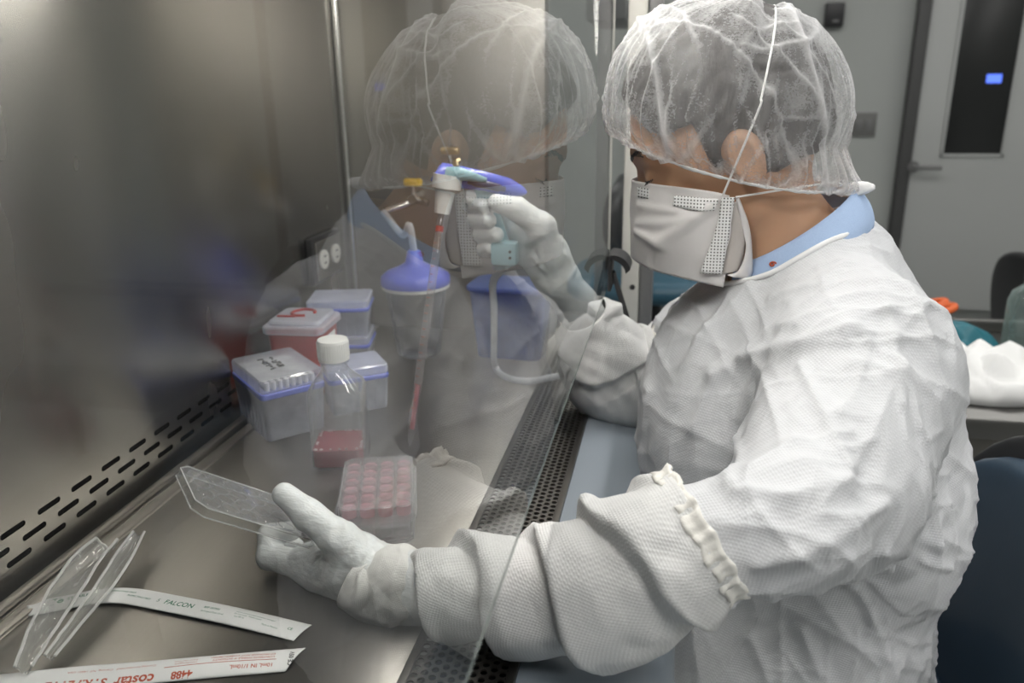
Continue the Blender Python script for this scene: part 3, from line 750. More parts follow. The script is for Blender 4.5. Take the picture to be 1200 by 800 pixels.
# arm joints
LS, LE = np.array([.262, .775, 1.11]), L(908, 612, .540)
RS, RE = np.array([.225, 1.12, 1.08]), at(748, 452, y=1.12)
NECK0, NECK1 = np.array([.172, .94, 1.275]), np.array([.232, .94, 1.165])
EAR = hp_(-.012, .078, -.030)
def head_sdf(P):
    d = ell(P, hp_(-.006, 0, .022), (.096, .0765, .092), HR)
    d = smin(d, ell(P, hp_(-.03, 0, -.005), (.07, .068, .075), HR), .02)
    d = smin(d, ell(P, hp_(.046, 0, -.035), (.052, .059, .082), HR), .025)             # face
    d = smin(d, ell(P, hp_(.064, 0, -.103), (.028, .027, .020), HR), .018)             # chin
    for s in (-1, 1):
        d = smin(d, cap(P, hp_(.0, s*.052, -.075), hp_(.06, s*.022, -.108), .014, .013), .02)   # jaw
        d = smin(d, cap(P, hp_(.087, s*.012, .020), hp_(.075, s*.046, .016), .009, .008), .012)  # brow ridge
        d = smin(d, ell(P, hp_(.066, s*.044, -.040), (.018, .018, .014), HR), .014)     # cheekbone
        d = smax(d, -ell(P, hp_(.099, s*.032, -.006), (.013, .016, .010), HR), .010)    # eye hollow
        d = smin(d, ell(P, hp_(.0785, s*.0325, -.007), (.0125, .0135, .0122), HR), .003) # lowered lid over the eyeball
    d = smin(d, cap(P, hp_(.090, 0, -.004), hp_(.112, 0, -.046), .0075, .010), .008)    # nose bridge
    d = smin(d, ell(P, hp_(.113, 0, -.050), (.012, .0125, .010), HR), .006)
    for s in (-1, 1): d = smin(d, ell(P, hp_(.101, s*.012, -.054), (.010, .007, .0075), HR), .004)
    d = smin(d, ell(P, hp_(.090, 0, -.077), (.010, .022, .0065), HR), .006)             # lips
    d = smin(d, ell(P, hp_(.088, 0, -.087), (.010, .019, .006), HR), .004)
    for s in (-1, 1):                                                                    # ears
        c = hp_(-.014, s*.077, -.024)
        e = ell(P, c, (.018, .010, .032), HR); e = smax(e, -ell(P, c+HS*s*.009+HF*.003, (.011, .007, .021), HR), .004)
        d = smin(d, e, .005)
    return d
def body_sdf(P):
    d = head_sdf(P)
    d = smin(d, cap(P, NECK0, NECK1, .056, .060), .022)
    d = smin(d, cap(P, (.24, .94, 1.13), (.235, .94, 1.17), .085, .065), .04)
    d = smin(d, ell(P, (.25, .945, 1.03), (.105, .15, .165)), .05)
    d = smin(d, cap(P, (.27, .88, .75), (.27, 1.01, .75), .115, .115), .06)
    d = smin(d, ell(P, (.26, .945, .90), (.10, .14, .15)), .05)
    d = smin(d, cap(P, (.25, .87, 1.12), LS, .055, .055), .04); d = smin(d, cap(P, (.24, 1.02, 1.12), RS, .055, .055), .04)
    d = smin(d, chain(P, [LS, LE, LW], [.045, .028, .019], .012), .02)
    d = smin(d, chain(P, [RS, RE, RW], [.045, .028, .019], .012), .02)
    d = smin(d, hand_sdf(P, L_hand, .0035), .006); d = smin(d, hand_sdf(P, R_hand, .0035), .006)
    for s, (y0, y1) in enumerate(((.86, .80), (1.03, 1.08))):                            # seated legs
        d = smin(d, chain(P, [(.26, y0, .72), (-.14, y1, .68), (-.09, y1, .27)], [.085, .060, .046], .02), .04)
        d = smin(d, chain(P, [(-.09, y1, .27), (-.10, y1, .25), (-.22, y1, .222)], [.046, .042, .032], .02), .02)
    return d
V, Q = nets(body_sdf, (-.42, .40, .16), (.46, 1.26, 1.46), .0034)
V = relax(V, Q, 2); bodyV, bodyQ = V.copy(), Q.copy()
skin, nt = newmat('skin'); co = objco(nt)
n1 = nd(nt, 'TexNoise', {'Vector': co, 'Scale': 22., 'Detail': 4.}); n2 = nd(nt, 'TexNoise', {'Vector': co, 'Scale': 340., 'Detail': 2.})
c = nd(nt, 'MixRGB', {0: n1.outputs[0], 1: (.54, .325, .205, 1), 2: (.46, .255, .155, 1)})
b = nd(nt, 'Bump', {'Height': n2.outputs[0], 'Strength': .25, 'Distance': .0006})
out(nt, nd(nt, 'BsdfPrincipled', {'Base Color': c.outputs[0], 'Roughness': .5, 'Normal': b, 'Subsurface Weight': .12, 'Subsurface Radius': (.012, .004, .002), 'Subsurface Scale': .5}))
PB = np.array([.26, .94, .16])
person = link_mesh('person', mesh_np('person', V-PB, Q), skin, None, True, 180); person.location = PB
tag(person, 'seated person in white gown, hair cap and face mask working under the glass sash', 'person')
def pbuild(name, V, Q, mat, angle=180, label=None, parent=None):
    return link_mesh(name, mesh_np(name, V, Q), mat, parent or person, True, angle, True, label)

# hair under the cap
def hair_sdf(P):
    d = smin(ell(P, hp_(-.012, 0, .034), (.112, .085, .098), HR), ell(P, hp_(-.045, 0, -.004), (.072, .078, .078), HR), .02)
    q = (P-HC)@HR
    lowcut = -(q[:, 2]-(-.052))                                   # nape line
    d = smax(d, lowcut, .006)
    d = smax(d, q[:, 0]-.062-np.minimum(q[:, 2]-.03, .06)*.35, .006)    # hairline over the forehead
    side = np.maximum(np.maximum(q[:, 0]-.028, -(q[:, 2]-.012)), -1)     # bare cheek and temple
    d = np.where(q[:, 2] < .03, smax(d, np.minimum(q[:, 0]-.022, .05), .006), d)
    for s in (-1, 1): d = smax(d, -ell(P, hp_(-.012, s*.082, -.026), (.024, .022, .034), HR), .004)
    return d
V, Q = nets(hair_sdf, HC-.16, HC+.16, .003)
V = relax(V, Q, 1); N = vnormals(V, Q)
V = V+N*(.0022*crumple(V*np.array([1, 1, 1.]), 60, 3, 3))[:, None]
hm, nt = newmat('hair'); co = objco(nt, (220, 90, 60))
nz = nd(nt, 'TexNoise', {'Vector': co, 'Scale': 1., 'Detail': 4.})
c = nd(nt, 'MixRGB', {0: nz.outputs[0], 1: (.014, .011, .010, 1), 2: (.06, .052, .047, 1)})
out(nt, nd(nt, 'BsdfPrincipled', {'Base Color': c.outputs[0], 'Roughness': .45, 'Normal': nd(nt, 'Bump', {'Height': nz.outputs[0], 'Strength': .6, 'Distance': .002})}))
pbuild('hair', V, Q, hm)
# eyebrows and lashes
fbv = BVHTree.FromPolygons(bodyV.tolist(), bodyQ.tolist())
def on_face(s, u_, lift=.0004):
    r = fbv.ray_cast(Vector(hp_(.20, s, u_)), Vector(-HF)); return np.array(r[0])+HF*lift
for s in (-1, 1):
    mb = MB(); r = random.Random(11)
    for k in range(70):
        t = k/69
        p = on_face(s*(.010+.040*t), .016+.007*math.sin(PI*t*.8)+r.uniform(-.0030, .0030), .0001)
        mb.tube([p, on_face(s*(.010+.040*t+.006), .018+.007*math.sin(PI*t*.8)+.002*(1-t), .0005)], [.0007, .0002], 5)
    mb.build('eyebrow', hm, person, world=True)
    mb = MB()
    for k in range(22):
        t = k/21; p = on_face(s*(.0205+.025*t), -.0095+.0015*abs(2*t-1))
        mb.tube([p, p+HF*.0035-HU*.003+HS*s*.002*(t-.3)], [.0006, .0002], 4)
    mb.build('eyelash', M['blackink'], person, world=True)

# ---- hair cap: one gathered dome with the mask tie pressing a groove across it
CC = np.array([.138, .94, 1.356]); cr = np.array([.1345, .116, .113])
nu, nv = 440, 170
u = np.linspace(0, 2*PI, nu, endpoint=False)
def edge_pt(u):
    x = .149+.1165*np.cos(u); y = .94+.0845*np.sin(u)
    z = 1.318-(x-.033)*.215-.008*np.sin(u)**2
    return np.stack([x, y, z], -1)
E0 = edge_pt(u)
rng = np.random.default_rng(4)
ple = np.zeros(nu)
for k in (13, 19, 27, 36, 47, 61, 79): ple += np.cos(k*u+rng.uniform(0, 6.28))*rng.uniform(.5, 1)/(k/25)**.6
ple /= 3.2
PV = np.zeros((nv, nu, 3)); ct_, st_ = math.cos(rad(13)), math.sin(rad(13)); TILT = np.array([[ct_, 0, st_], [0, 1, 0], [-st_, 0, ct_]])
for i in range(nv):
    v = i/(nv-1)
    ph = v/.80*rad(97) if v < .80 else rad(97)
    if v <= .80:
        d = np.stack([np.cos(u)*math.sin(ph), np.sin(u)*math.sin(ph), np.full(nu, math.cos(ph))], -1)
        P = CC+(d*cr)@TILT.T
    else:
        t = (v-.80)/.20
        d = np.stack([np.cos(u)*math.sin(rad(97)), np.sin(u)*math.sin(rad(97)), np.full(nu, math.cos(rad(97)))], -1)
        P0 = CC+(d*cr)@TILT.T; tt = t*t*(3-2*t)
        P = P0*(1-t)+E0*t
        P[:, 2] -= .010*math.sin(PI*t)*(1-.5*t)                   # fabric bellies below before tucking in
        P[:, :2] += (d[:, :2])*(.010*math.sin(PI*t))
    w = sstep(.25, .97, np.array([v]))[0]
    nrm = (P-CC)/np.linalg.norm(P-CC, axis=1)[:, None]
    P = P+nrm*(ple*(.0008+.0052*w*(1-.35*sstep(.93, 1, np.array([v]))[0])))[:, None]
    PV[i] = P
V = PV.reshape(-1, 3)
nrm = (V-CC)/np.linalg.norm(V-CC, axis=1)[:, None]
aniso = V*np.array([1, 1, .8])
h1, c1 = creases(aniso, 8, 21, 6, .35, .020); h2, c2 = creases(aniso, 17, 22, 6, .35, .034); h3, c3 = creases(aniso*np.array([1, 1, .5]), 30, 24, 4, .5, .10)
V = V+nrm*(.0050*crumple(aniso, 9, 21, 4, 1.0)+.0035*(h1-.6)+.0024*(h2-.6))[:, None]
crest = np.clip(.9*c1+.55*c2+.22*c3*sstep(1.42, 1.33, V[:, 2]), 0, 1); crest = np.maximum(crest, .40*sstep(.3, .8, perlin(aniso*np.array([1, 1, .45])*20+9))*sstep(1.36, 1.29, V[:, 2]))
# groove of the tie: the plane through ear and crown
tie0, tie1 = np.array([.140, 1.262]), np.array([.176, 1.470])
dirt = (tie1-tie0)/np.linalg.norm(tie1-tie0); nt2 = np.array([dirt[1], -dirt[0]])
dd = (V[:, [0, 2]]-tie0)@nt2
V = V-nrm*(.0085*np.exp(-(dd/.012)**2)*sstep(1.25, 1.36, V[:, 2]))[:, None]
# little bunched tail over the nape
tail = np.exp(-((V[:, 0]-.272)/.022)**2-((V[:, 1]-.925)/.035)**2-((V[:, 2]-1.268)/.014)**2)
V = V+np.array([.020, -.004, -.004])*tail[:, None]
Q = []
for i in range(nv-1):
    for k in range(nu): Q.append((i*nu+k, (i+1)*nu+k, (i+1)*nu+(k+1) % nu, i*nu+(k+1) % nu))
cm, nt = newmat('cap_fabric'); co = objco(nt)
g = nd(nt, 'NewGeometry'); dt = nd(nt, 'VectorMath', {0: g.outputs['Normal'], 1: g.outputs['Incoming']}, operation='DOT_PRODUCT')
ca = mth(nt, 'MAXIMUM', mth(nt, 'ABSOLUTE', dt.outputs['Value']), .30)
fib = nd(nt, 'TexNoise', {'Vector': objco(nt, (420, 420, 520)), 'Scale': 1., 'Detail': 2., 'Distortion': .2})
clo = nd(nt, 'TexNoise', {'Vector': co, 'Scale': 40., 'Detail': 4.})
fold = mapr(nt, nd(nt, 'Attribute', None, attribute_name='fold').outputs['Fac'], 0., 1., 0., .52)          # doubled cloth along the folds
den = mth(nt, 'ADD', mth(nt, 'ADD', mapr(nt, fib.outputs[0], .3, .7, .09, .23).outputs[0], mapr(nt, clo.outputs[0], .35, .65, -.07, .09).outputs[0]), fold.outputs[0])
# a thin veil covers more when crossed at a slant: 1-(1-density)^(1/cos)
al = mth(nt, 'SUBTRACT', 1., mth(nt, 'POWER', mth(nt, 'SUBTRACT', 1., mth(nt, 'MINIMUM', den, .9)), mth(nt, 'DIVIDE', 1., ca)))
df = nd(nt, 'BsdfDiffuse', {'Color': (.86, .86, .87)}); tl = nd(nt, 'BsdfTranslucent', {'Color': (.86, .86, .87)})
bo = nd(nt, 'MixShader', {0: .35, 1: df, 2: tl})
out(nt, nd(nt, 'MixShader', {0: al, 1: nd(nt, 'BsdfTransparent'), 2: bo}))
capV, capQ = V.copy(), np.array(Q)
capo = pbuild('hair_cap', V, np.array(Q), cm)
attr = capo.data.attributes.new('fold', 'FLOAT', 'POINT'); attr.data.foreach_set('value', crest.astype(np.float32))
# gathered elastic hem
hem = MB(); pts = [E0[k]+np.array([0, 0, .0015])+(E0[k]-CC)*np.array([1, 1, 0])*.012*ple[k] for k in range(0, nu, 2)]
hem.tube(pts, [.0017+.0008*ple[k] for k in range(0, nu, 2)], 8, closed=True)
white_thin = simple('white_cloth_edge', (.84, .84, .84), .8, var=.04, bump=.3, bscale=300)
hem.build('cap_hem', white_thin, capo, world=True)
# bunched tail knot at the nape
tk = MB(); tp = [np.array([.262+.005*k, .925-.002*k, 1.268+.0012*k]) for k in range(7)]
tk.tube(tp, [.005, .007, .0078, .008, .0075, .006, .003], 18)
Vt = np.array(tk.V); nn = Vt-np.array([.277, .92, 1.27]); nn /= np.linalg.norm(nn, axis=1)[:, None]
tk.V = [tuple(v) for v in Vt+nn*(.006*crumple(Vt, 70, 8, 3))[:, None]]
tk.build('cap_tail', white_thin, capo, world=True, angle=180)

# ---- face mask
nu2, nv2 = 61, 36
sec = np.array([(.143, .8635), (.128, .864), (.100, .872), (.068, .890), (.047, .916), (.0395, .94)])
secs = np.concatenate([sec, [(x, 1.88-y) for x, y in sec[::-1][1:]]])
ss = spline([(*p, 0) for p in secs], 6); ss = np.array(ss)[:, :2]
idx = np.linspace(0, len(ss)-1, nu2); ss = np.stack([np.interp(idx, np.arange(len(ss)), ss[:, k]) for k in (0, 1)], 1)
V = []; 
for j in range(nv2):
    v = j/(nv2-1)
    for i in range(nu2):
        t = abs(2*i/(nu2-1)-1)                                     # 0 centre .. 1 ear edge
        x, y = ss[i]
        ztop = 1.277-.006*t+.004*math.sin(PI*t); zbot = 1.190-.016*t
        bul = math.sin(PI*v)
        V.append((x-.002*bul*(1-t)+.004*t*bul+.003*v*(1-t), y-(1 if y < .94 else -1)*(.007*bul*math.sin(PI*t)) , ztop+(zbot-ztop)*v))
V = np.array(V); Q = np.array([(j*nu2+i, j*nu2+i+1, (j+1)*nu2+i+1, (j+1)*nu2+i) for j in range(nv2-1) for i in range(nu2-1)])
N = vnormals(V, Q)
V = V+N*(.0022*crumple(V, 26, 31, 4))[:, None]
mbv = BVHTree.FromPolygons(V.tolist(), Q.tolist()); Om = V-np.array([.13, .94, 0]); Om[:, 2] = 0; Om /= np.linalg.norm(Om, axis=1)[:, None]
def mhit(px, py):
    d = CF*FPX+CR*(px-600)-CU*(py-400); r = mbv.ray_cast(Vector(CAM), Vector(d/np.linalg.norm(d))); return np.array(r[0]) if r[0] is not None else at(px, py, y=.87)
for seg_, am, wd in (([(772, 285), (800, 266), (828, 243)], .0055, .0055), ([(746, 270), (758, 278), (774, 287)], .004, .005), ([(748, 262), (780, 262), (812, 254)], .003, .005), ([(748, 240), (775, 246), (800, 248)], .002, .004)):
    V = V+Om*(am*np.exp(-(seg_d(V, [mhit(*p_) for p_ in seg_])/wd)**2))[:, None]
mm = fabric('mask_cloth', (.90, .875, .865), .0011, .2, .10, 24, .22)
mk = pbuild('face_mask', V, Q, mm); solidify(mk, .0012)
# pierced edge strip, inner flap and ties
mbv = BVHTree.FromPolygons(V.tolist(), Q.tolist())
def on_mask(px, py, y=.858):
    d = CF*FPX+CR*(px-600)-CU*(py-400); d = d/np.linalg.norm(d); r = mbv.ray_cast(Vector(CAM), Vector(d))
    return np.array(r[0])-d*.0016 if r[0] is not None else at(px, py, y=y)
def quad_strip(name, A, Bp, mat, parent, n=14, bow=0., th=.001):
    V = []; A = spline(A, n); Bp = spline(Bp, n); m = len(A); k = 5
    for i in range(m):
        for j in range(k):
            t = j/(k-1); p = A[i]*(1-t)+Bp[i]*t; p = p+np.array([0, -1, 0])*bow*math.sin(PI*t); V.append(p)
    Q = np.array([(i*k+j, i*k+j+1, (i+1)*k+j+1, (i+1)*k+j) for i in range(m-1) for j in range(k-1)])
    o = link_mesh(name, mesh_np(name, np.array(V), Q), mat, parent, True, 60, True); solidify(o, th); return o
pm, nt = newmat('pierced_strip'); t = nd(nt, 'TexCoord'); k = 2*PI/.0033
mp = nd(nt, 'Mapping', {'Vector': t.outputs['Object'], 'Scale': (k, k, k)}); s3 = nd(nt, 'SeparateXYZ', {0: mp})
hol = mth(nt, 'GREATER_THAN', mth(nt, 'ADD', mth(nt, 'COSINE', s3.outputs[0]), mth(nt, 'COSINE', s3.outputs[2])), .95)
pc_ = nd(nt, 'MixRGB', {0: hol, 1: (.82, .82, .81, 1), 2: (.10, .10, .10, 1)})
out(nt, nd(nt, 'BsdfPrincipled', {'Base Color': pc_.outputs[0], 'Roughness': .7}))
yS = .858
quad_strip('edge_strip', [at(846, 231, y=yS), at(838, 270, y=yS), at(820, 320, y=yS)], [at(861, 231, y=yS), at(855, 272, y=yS), at(846, 321, y=yS)], pm, mk, bow=.001)
quad_strip('nose_band', [on_mask(790, 229), on_mask(806, 230), on_mask(824, 232), on_mask(842, 233)], [on_mask(788, 241), on_mask(804, 245), on_mask(822, 247), on_mask(838, 247)], pm, mk, bow=.0, th=.0006)
quad_strip('nose_pleat', [on_mask(747, 219), on_mask(753, 220), on_mask(760, 221)], [on_mask(747, 231), on_mask(753, 232), on_mask(760, 233)], pm, mk, bow=.0, th=.0006)
fl = simple('greyish_cloth', (.50, .46, .43), .8, var=.06, bump=.3, bscale=150)
quad_strip('inner_flap', [at(856, 236, y=.862), at(853, 275, y=.863), at(846, 321, y=.862)], [at(864, 236, y=.868), at(874, 276, y=.872), at(868, 316, y=.872)], fl, mk, bow=.003)
quad_strip('edge_flap', [at(862, 232, y=.864), at(868, 262, y=.868), at(874, 290, y=.870), at(866, 316, y=.866), at(852, 322, y=.862)], [at(866, 232, y=.866), at(877, 262, y=.872), at(881, 292, y=.876), at(880, 323, y=.875), at(862, 325, y=.866)], mm, mk, bow=.002)
# ties: one over the crown, one round the neck
def on_cap(z, side):
    x = tie0[0]+(tie1[0]-tie0[0])*(z-tie0[1])/(tie1[1]-tie0[1])
    if z < CC[2]: yy = cr[1]*math.sqrt(max(0, 1-((x-CC[0])/cr[0])**2))
    else: yy = cr[1]*math.sqrt(max(0, 1-((x-CC[0])/cr[0])**2-((z-CC[2])/cr[2])**2))
    return np.array([x, .94+side*(yy-.008), z])
p0 = at(847, 229, y=.856)
cbvh = BVHTree.FromPolygons(capV.tolist(), capQ.tolist())
def on_cap(ph, r=.3):
    # ring of the tie round the head: ph runs from the near ear over the crown to the far ear
    c0 = np.array([.158, .94, 1.33]); d = np.array([dirt[0]*max(math.sin(ph), -.3), -math.cos(ph), dirt[1]*math.sin(ph)]); d /= np.linalg.norm(d)
    h_ = cbvh.ray_cast(Vector(c0+d*r), Vector(-d)); return np.array(h_[0])+d*.0012 if h_[0] is not None else c0+d*.11
arc = np.array([on_cap(ph) for ph in np.linspace(rad(8), rad(172), 60)]); arc = (np.roll(arc, 1, 0)+arc*2+np.roll(arc, -1, 0))[1:-1]/4
tie = [p0]+list(arc[1:-1:2])+[np.array([p0[0], 1.88-p0[1], p0[2]])]
MB().tube(spline(tie, 5), .00115, 8).build('upper_tie', M['paper'], mk, world=True)
lo = [at(862, 231, y=.862), at(900, 225, y=.872), at(940, 219, y=.885), at(978, 214, y=.905), np.array([.270, .94, 1.272]), np.array([.262, .985, 1.275]), np.array([.20, 1.01, 1.268]), np.array([.150, 1.02, 1.265])]
MB().tube(spline(lo, 6), .0011, 8).build('lower_tie', M['paper'], mk, world=True)

# ---- shirt collar
colm, nt = newmat('blue_shirt'); co = objco(nt, (900, 900, 900)); nz = nd(nt, 'TexNoise', {'Vector': co, 'Scale': 1., 'Detail': 2.})
c = nd(nt, 'MixRGB', {0: nz.outputs[0], 1: (.33, .46, .70, 1), 2: (.47, .60, .82, 1)})
out(nt, nd(nt, 'BsdfPrincipled', {'Base Color': c.outputs[0], 'Roughness': .8}))
na, nb = 72, 10; V = []
ang0 = np.linspace(rad(28), rad(332), na)                           # open at the throat
for i, a in enumerate(ang0):
    a2 = a+PI
    ca_, sa_ = math.cos(a2), math.sin(a2)                            # a=180 deg -> +x (nape)
    back = (1+ca_)/2                                                 # 1 at nape
    top = np.array([.214+.063*ca_, .94+.069*sa_, 1.186+.088*back**1.1])
    bot = np.array([.226+.074*ca_, .94+.083*sa_, 1.140+.096*back])
    for j in range(nb):
        t = j/(nb-1); p = top*(1-t)+bot*t; p[:2] += np.array([ca_, sa_])*.005*math.sin(PI*t); V.append(p)
V = np.array(V); Q = np.array([(i*nb+j, i*nb+j+1, (i+1)*nb+j+1, (i+1)*nb+j) for i in range(na-1) for j in range(nb-1)])
co_ = pbuild('shirt_collar', V, Q, colm); solidify(co_, .0028)
def on_collar(px, py):
    d = CF*FPX+CR*(px-600)-CU*(py-400); r = cbv.ray_cast(Vector(CAM), Vector(d/np.linalg.norm(d)))
    return (np.array(r[0]) if r[0] is not None else at(px, py, y=.873))-np.array([0, .003, 0])
cbv = BVHTree.FromPolygons(V.tolist(), Q.tolist())
c = on_collar(905, 309); st = MB().tube([c+np.array([.004*math.cos(t)*(1-t/9), 0, .003*math.sin(t)*(1-t/9)]) for t in np.linspace(0, 7.5, 20)], .0011, 6)
st.build('embroidered_flower', M['redink'], co_, world=True)
c = on_collar(962, 253); st = MB().tube([c+np.array([.006, 0, -.006]), c+np.array([.001, 0, -.001]), c+np.array([.001, 0, .006]), c, c+np.array([-.005, 0, .003])], .0007, 5)
st.build('embroidered_sprig', M['blackink'], co_, world=True)

# ---- gown
LC = L(805, 640, .515)
BULGE = at(1050, 604, y=.86)                                                # where the sleeve vanishes in the cover
NT = (NECK1-NECK0)/np.linalg.norm(NECK1-NECK0)
def gown_sdf(P):
    d = smin(cap(P, (.272, .91, .72), (.256, .90, .90), .150, .145), cap(P, (.272, 1.01, .72), (.256, 1.01, .90), .155, .150), .05)
    d = smin(d, cap(P, (.25, .945, .92), (.232, .945, 1.04), .172, .155), .05)
    d = smin(d, ell(P, (.155, .93, .985), (.105, .16, .145)), .05)                       # loose front
    d = smin(d, chain(P, [(.268, .80, 1.115), (.245, .94, 1.15), (.232, 1.10, 1.105)], [.090, .088, .090], .03), .05)
    d = smin(d, ell(P, BULGE, (.062, .11, .09)), .05); d = smin(d, cap(P, (.335, .86, 1.09), BULGE+np.array([-.005, .01, .02]), .055, .06), .05); d = smin(d, cap(P, (.262, .71, 1.05), BULGE+np.array([-.04, -.04, .03]), .060, .055), .05)                                     # slack at the small of the back
    d = smin(d, cap(P, (.245, .94, 1.14), (.240, .94, 1.185), .098, .070), .045)
    d = smin(d, chain(P, [(.270, .785, 1.10), (.225, .66, 1.05), LE+np.array([.010, .0, .004]), LC], [.090, .076, .050, .049], .03), .03)   # near sleeve
    d = smin(d, chain(P, [(.225, 1.11, 1.07), (.13, 1.13, 1.01), RE+np.array([.02, 0, 0])], [.088, .072, .055], .03), .04)       # far sleeve
    for y0, y1 in ((.86, .80), (1.03, 1.08)): d = smin(d, cap(P, (.25, y0, .715), (-.10, y1, .690), .118, .088), .05)
    d = smax(d, -cap(P, NECK0-NT*.03, NECK1+NT*.005, .079, .083), .006)                   # neck opening
    return d
V, Q = nets(gown_sdf, (-.24, .46, .52), (.50, 1.26, 1.30), .0030)
V = relax(V, Q, 3); N = vnormals(V, Q)
big = crumple(V*np.array([1, .8, .8]), 5.5, 41, 4, 1.3); mid_ = crumple(V, 14, 42, 5, 1.2); fine = crumple(V, 34, 43, 5, 1.1)
neckfade = sstep(.075, .12, np.linalg.norm(V-NECK1, axis=1))
hc, _c = creases(V, 6, 44, 6, .5, .032); hc2, _c = creases(V, 14, 45, 6, .6, .07); hc3, _c = creases(V, 30, 46, 6, .6, .10); hc = hc; back_ = sstep(.10, .28, V[:, 0])
h = (.0065*big+.0018*mid_+.0010*fine+.0036*(hc-.6)+.0026*(hc2-.6)+.0020*(hc3-.6)*(.35+.65*back_))*neckfade
bvh = BVHTree.FromPolygons(V.tolist(), Q.tolist())
def on_gown(px, py):
    d = CF*FPX+CR*(px-600)-CU*(py-400); r = bvh.ray_cast(Vector(CAM), Vector(d/np.linalg.norm(d))); return None if r[0] is None else np.array(r[0])
# long pressed folds and drag lines of the cloth: (points, width, height)
for pts, w_, a_ in (
    ([(936, 425), (965, 480), (1000, 545)], .006, .005), ([(882, 428), (866, 490), (850, 560)], .007, .005), ([(1005, 380), (940, 402), (868, 418), (835, 440)], .010, .009),
    ([(835, 440), (812, 500), (770, 575)], .010, .008), ([(1000, 500), (930, 515), (880, 540)], .006, .004), ([(770, 380), (760, 460), (748, 545)], .010, .007),
    ([(880, 330), (820, 400), (790, 470)], .009, .006), ([(1010, 300), (960, 330), (900, 345)], .007, .005), ([(1060, 420), (1085, 500), (1100, 580)], .007, .005),
    ([(1000, 560), (930, 575), (860, 570)], .008, .006), ([(1040, 590), (960, 640), (890, 665)], .009, .008), ([(1100, 640), (1040, 650), (1000, 690)], .008, .008),
    ([(1045, 670), (1085, 660), (1120, 668)], .006, .007), ([(905, 700), (940, 740), (960, 790)], .008, .007), ([(1010, 700), (1030, 740), (1050, 795)], .007, .006),
    ([(850, 700), (880, 750), (900, 798)], .008, .006), ([(1030, 330), (1050, 400), (1060, 470)], .006, .005)):
    P3 = [on_gown(*p) for p in pts]; P3 = [p for p in P3 if p is not None]
    if len(P3) > 1: h += a_*np.exp(-(seg_d(V, P3)/w_)**1.4)-a_*.35*np.exp(-(seg_d(V, P3)/(w_*3.2))**2)
V = V+N*h[:, None]
gm_ = fabric('gown_cloth', (.71, .72, .74), .0034, .30, .34, 13, .10)
gown = pbuild('gown', V, Q, gm_)
# bound neckline
nk = []
bvh = BVHTree.FromPolygons(V.tolist(), Q.tolist()); e1_ = np.array([NT[2], 0, -NT[0]]); e1_ *= np.sign(e1_[0]); e2_ = np.array([0, 1., 0])
for k in range(72):
    a = 2*PI*k/72; o = NECK1+(e1_*math.cos(a)+e2_*math.sin(a))*.089-NT*.16
    r = bvh.ray_cast(Vector(o), Vector(NT))
    if r[0] is not None and r[3] < .30: nk.append(np.array(r[0]))
nk = np.array(nk); nk = sum(np.roll(nk, s, 0) for s in (-2, -1, 0, 1, 2))/5; nk = list(nk-NT*.001)
MB().tube(nk, .0031, 10, closed=True).build('neckline', white_thin, gown, world=True)

# ---- sleeve covers
def sleeve(name, path, rad_, amp, freq, seed, mat, ns=110, nt_=120, skew=.5, label=None):
    P = np.array(spline(path, 16)); m = len(P); s = np.concatenate([[0], np.cumsum(np.linalg.norm(np.diff(P, axis=0), axis=1))])
    S = np.linspace(0, s[-1], ns); P = np.stack([np.interp(S, s, P[:, k]) for k in range(3)], 1)
    R0 = np.interp(np.linspace(0, 1, ns), np.linspace(0, 1, len(rad_)), rad_)
    fr = loft_frames(list(P)); V = np.zeros((ns, nt_, 3)); th = np.linspace(0, 2*PI, nt_, endpoint=False)
    ph = np.random.default_rng(seed).uniform(0, 6.28, 4)
    for i in range(ns):
        a, b = fr[i]; dirs = np.cos(th)[:, None]*a+np.sin(th)[:, None]*b
        q = S[i]*freq+skew*np.sin(th+ph[0])+.22*np.sin(2*th+ph[1]); saw = q-np.floor(q)
        prof = np.minimum(saw*1.25, (1-saw)*6)                        # slow swell then a sharp overhang
        fade = sstep(0, .12, np.array([i/(ns-1)]))[0]*sstep(0, .10, np.array([1-i/(ns-1)]))[0]
        V[i] = P[i]+dirs*(R0[i]+amp*(prof-.5)*fade)[:, None]
    V = V.reshape(-1, 3); Q = np.array([(i*nt_+k, i*nt_+(k+1) % nt_, (i+1)*nt_+(k+1) % nt_, (i+1)*nt_+k) for i in range(ns-1) for k in range(nt_)])
    N = vnormals(V, Q); V = V+N*(.0045*crumple(V, 13, seed+50, 4)+.0016*crumple(V, 34, seed+51, 4))[:, None]
    o = pbuild(name, V, Q, mat, label=label); solidify(o, .0012); return o, P, fr
sm_ = fabric('sleeve_cloth', (.82, .82, .81), .0032, .35, .30, 11, .14)
lp = [L(825, 622, .520), L(785, 645, .512), L(730, 678, .508), L(650, 694, .516), L(590, 688, .528), L(535, 687, .540), L(486, 688, .550)]
ls_, LP_, LF_ = sleeve('sleeve_cover', lp, [.054, .060, .062, .056, .049, .045, .041, .030], .016, 14.5, 5, sm_)
rp = [at(682, 366, y=1.063), at(698, 392, y=1.083), at(716, 430, y=1.11), at(748, 442, y=1.12), at(790, 415, y=1.12)]
rs_, RP_, RF_ = sleeve('sleeve_cover', rp, [.0345, .058, .074, .068, .055], .013, 12, 9, sm_, skew=.4)
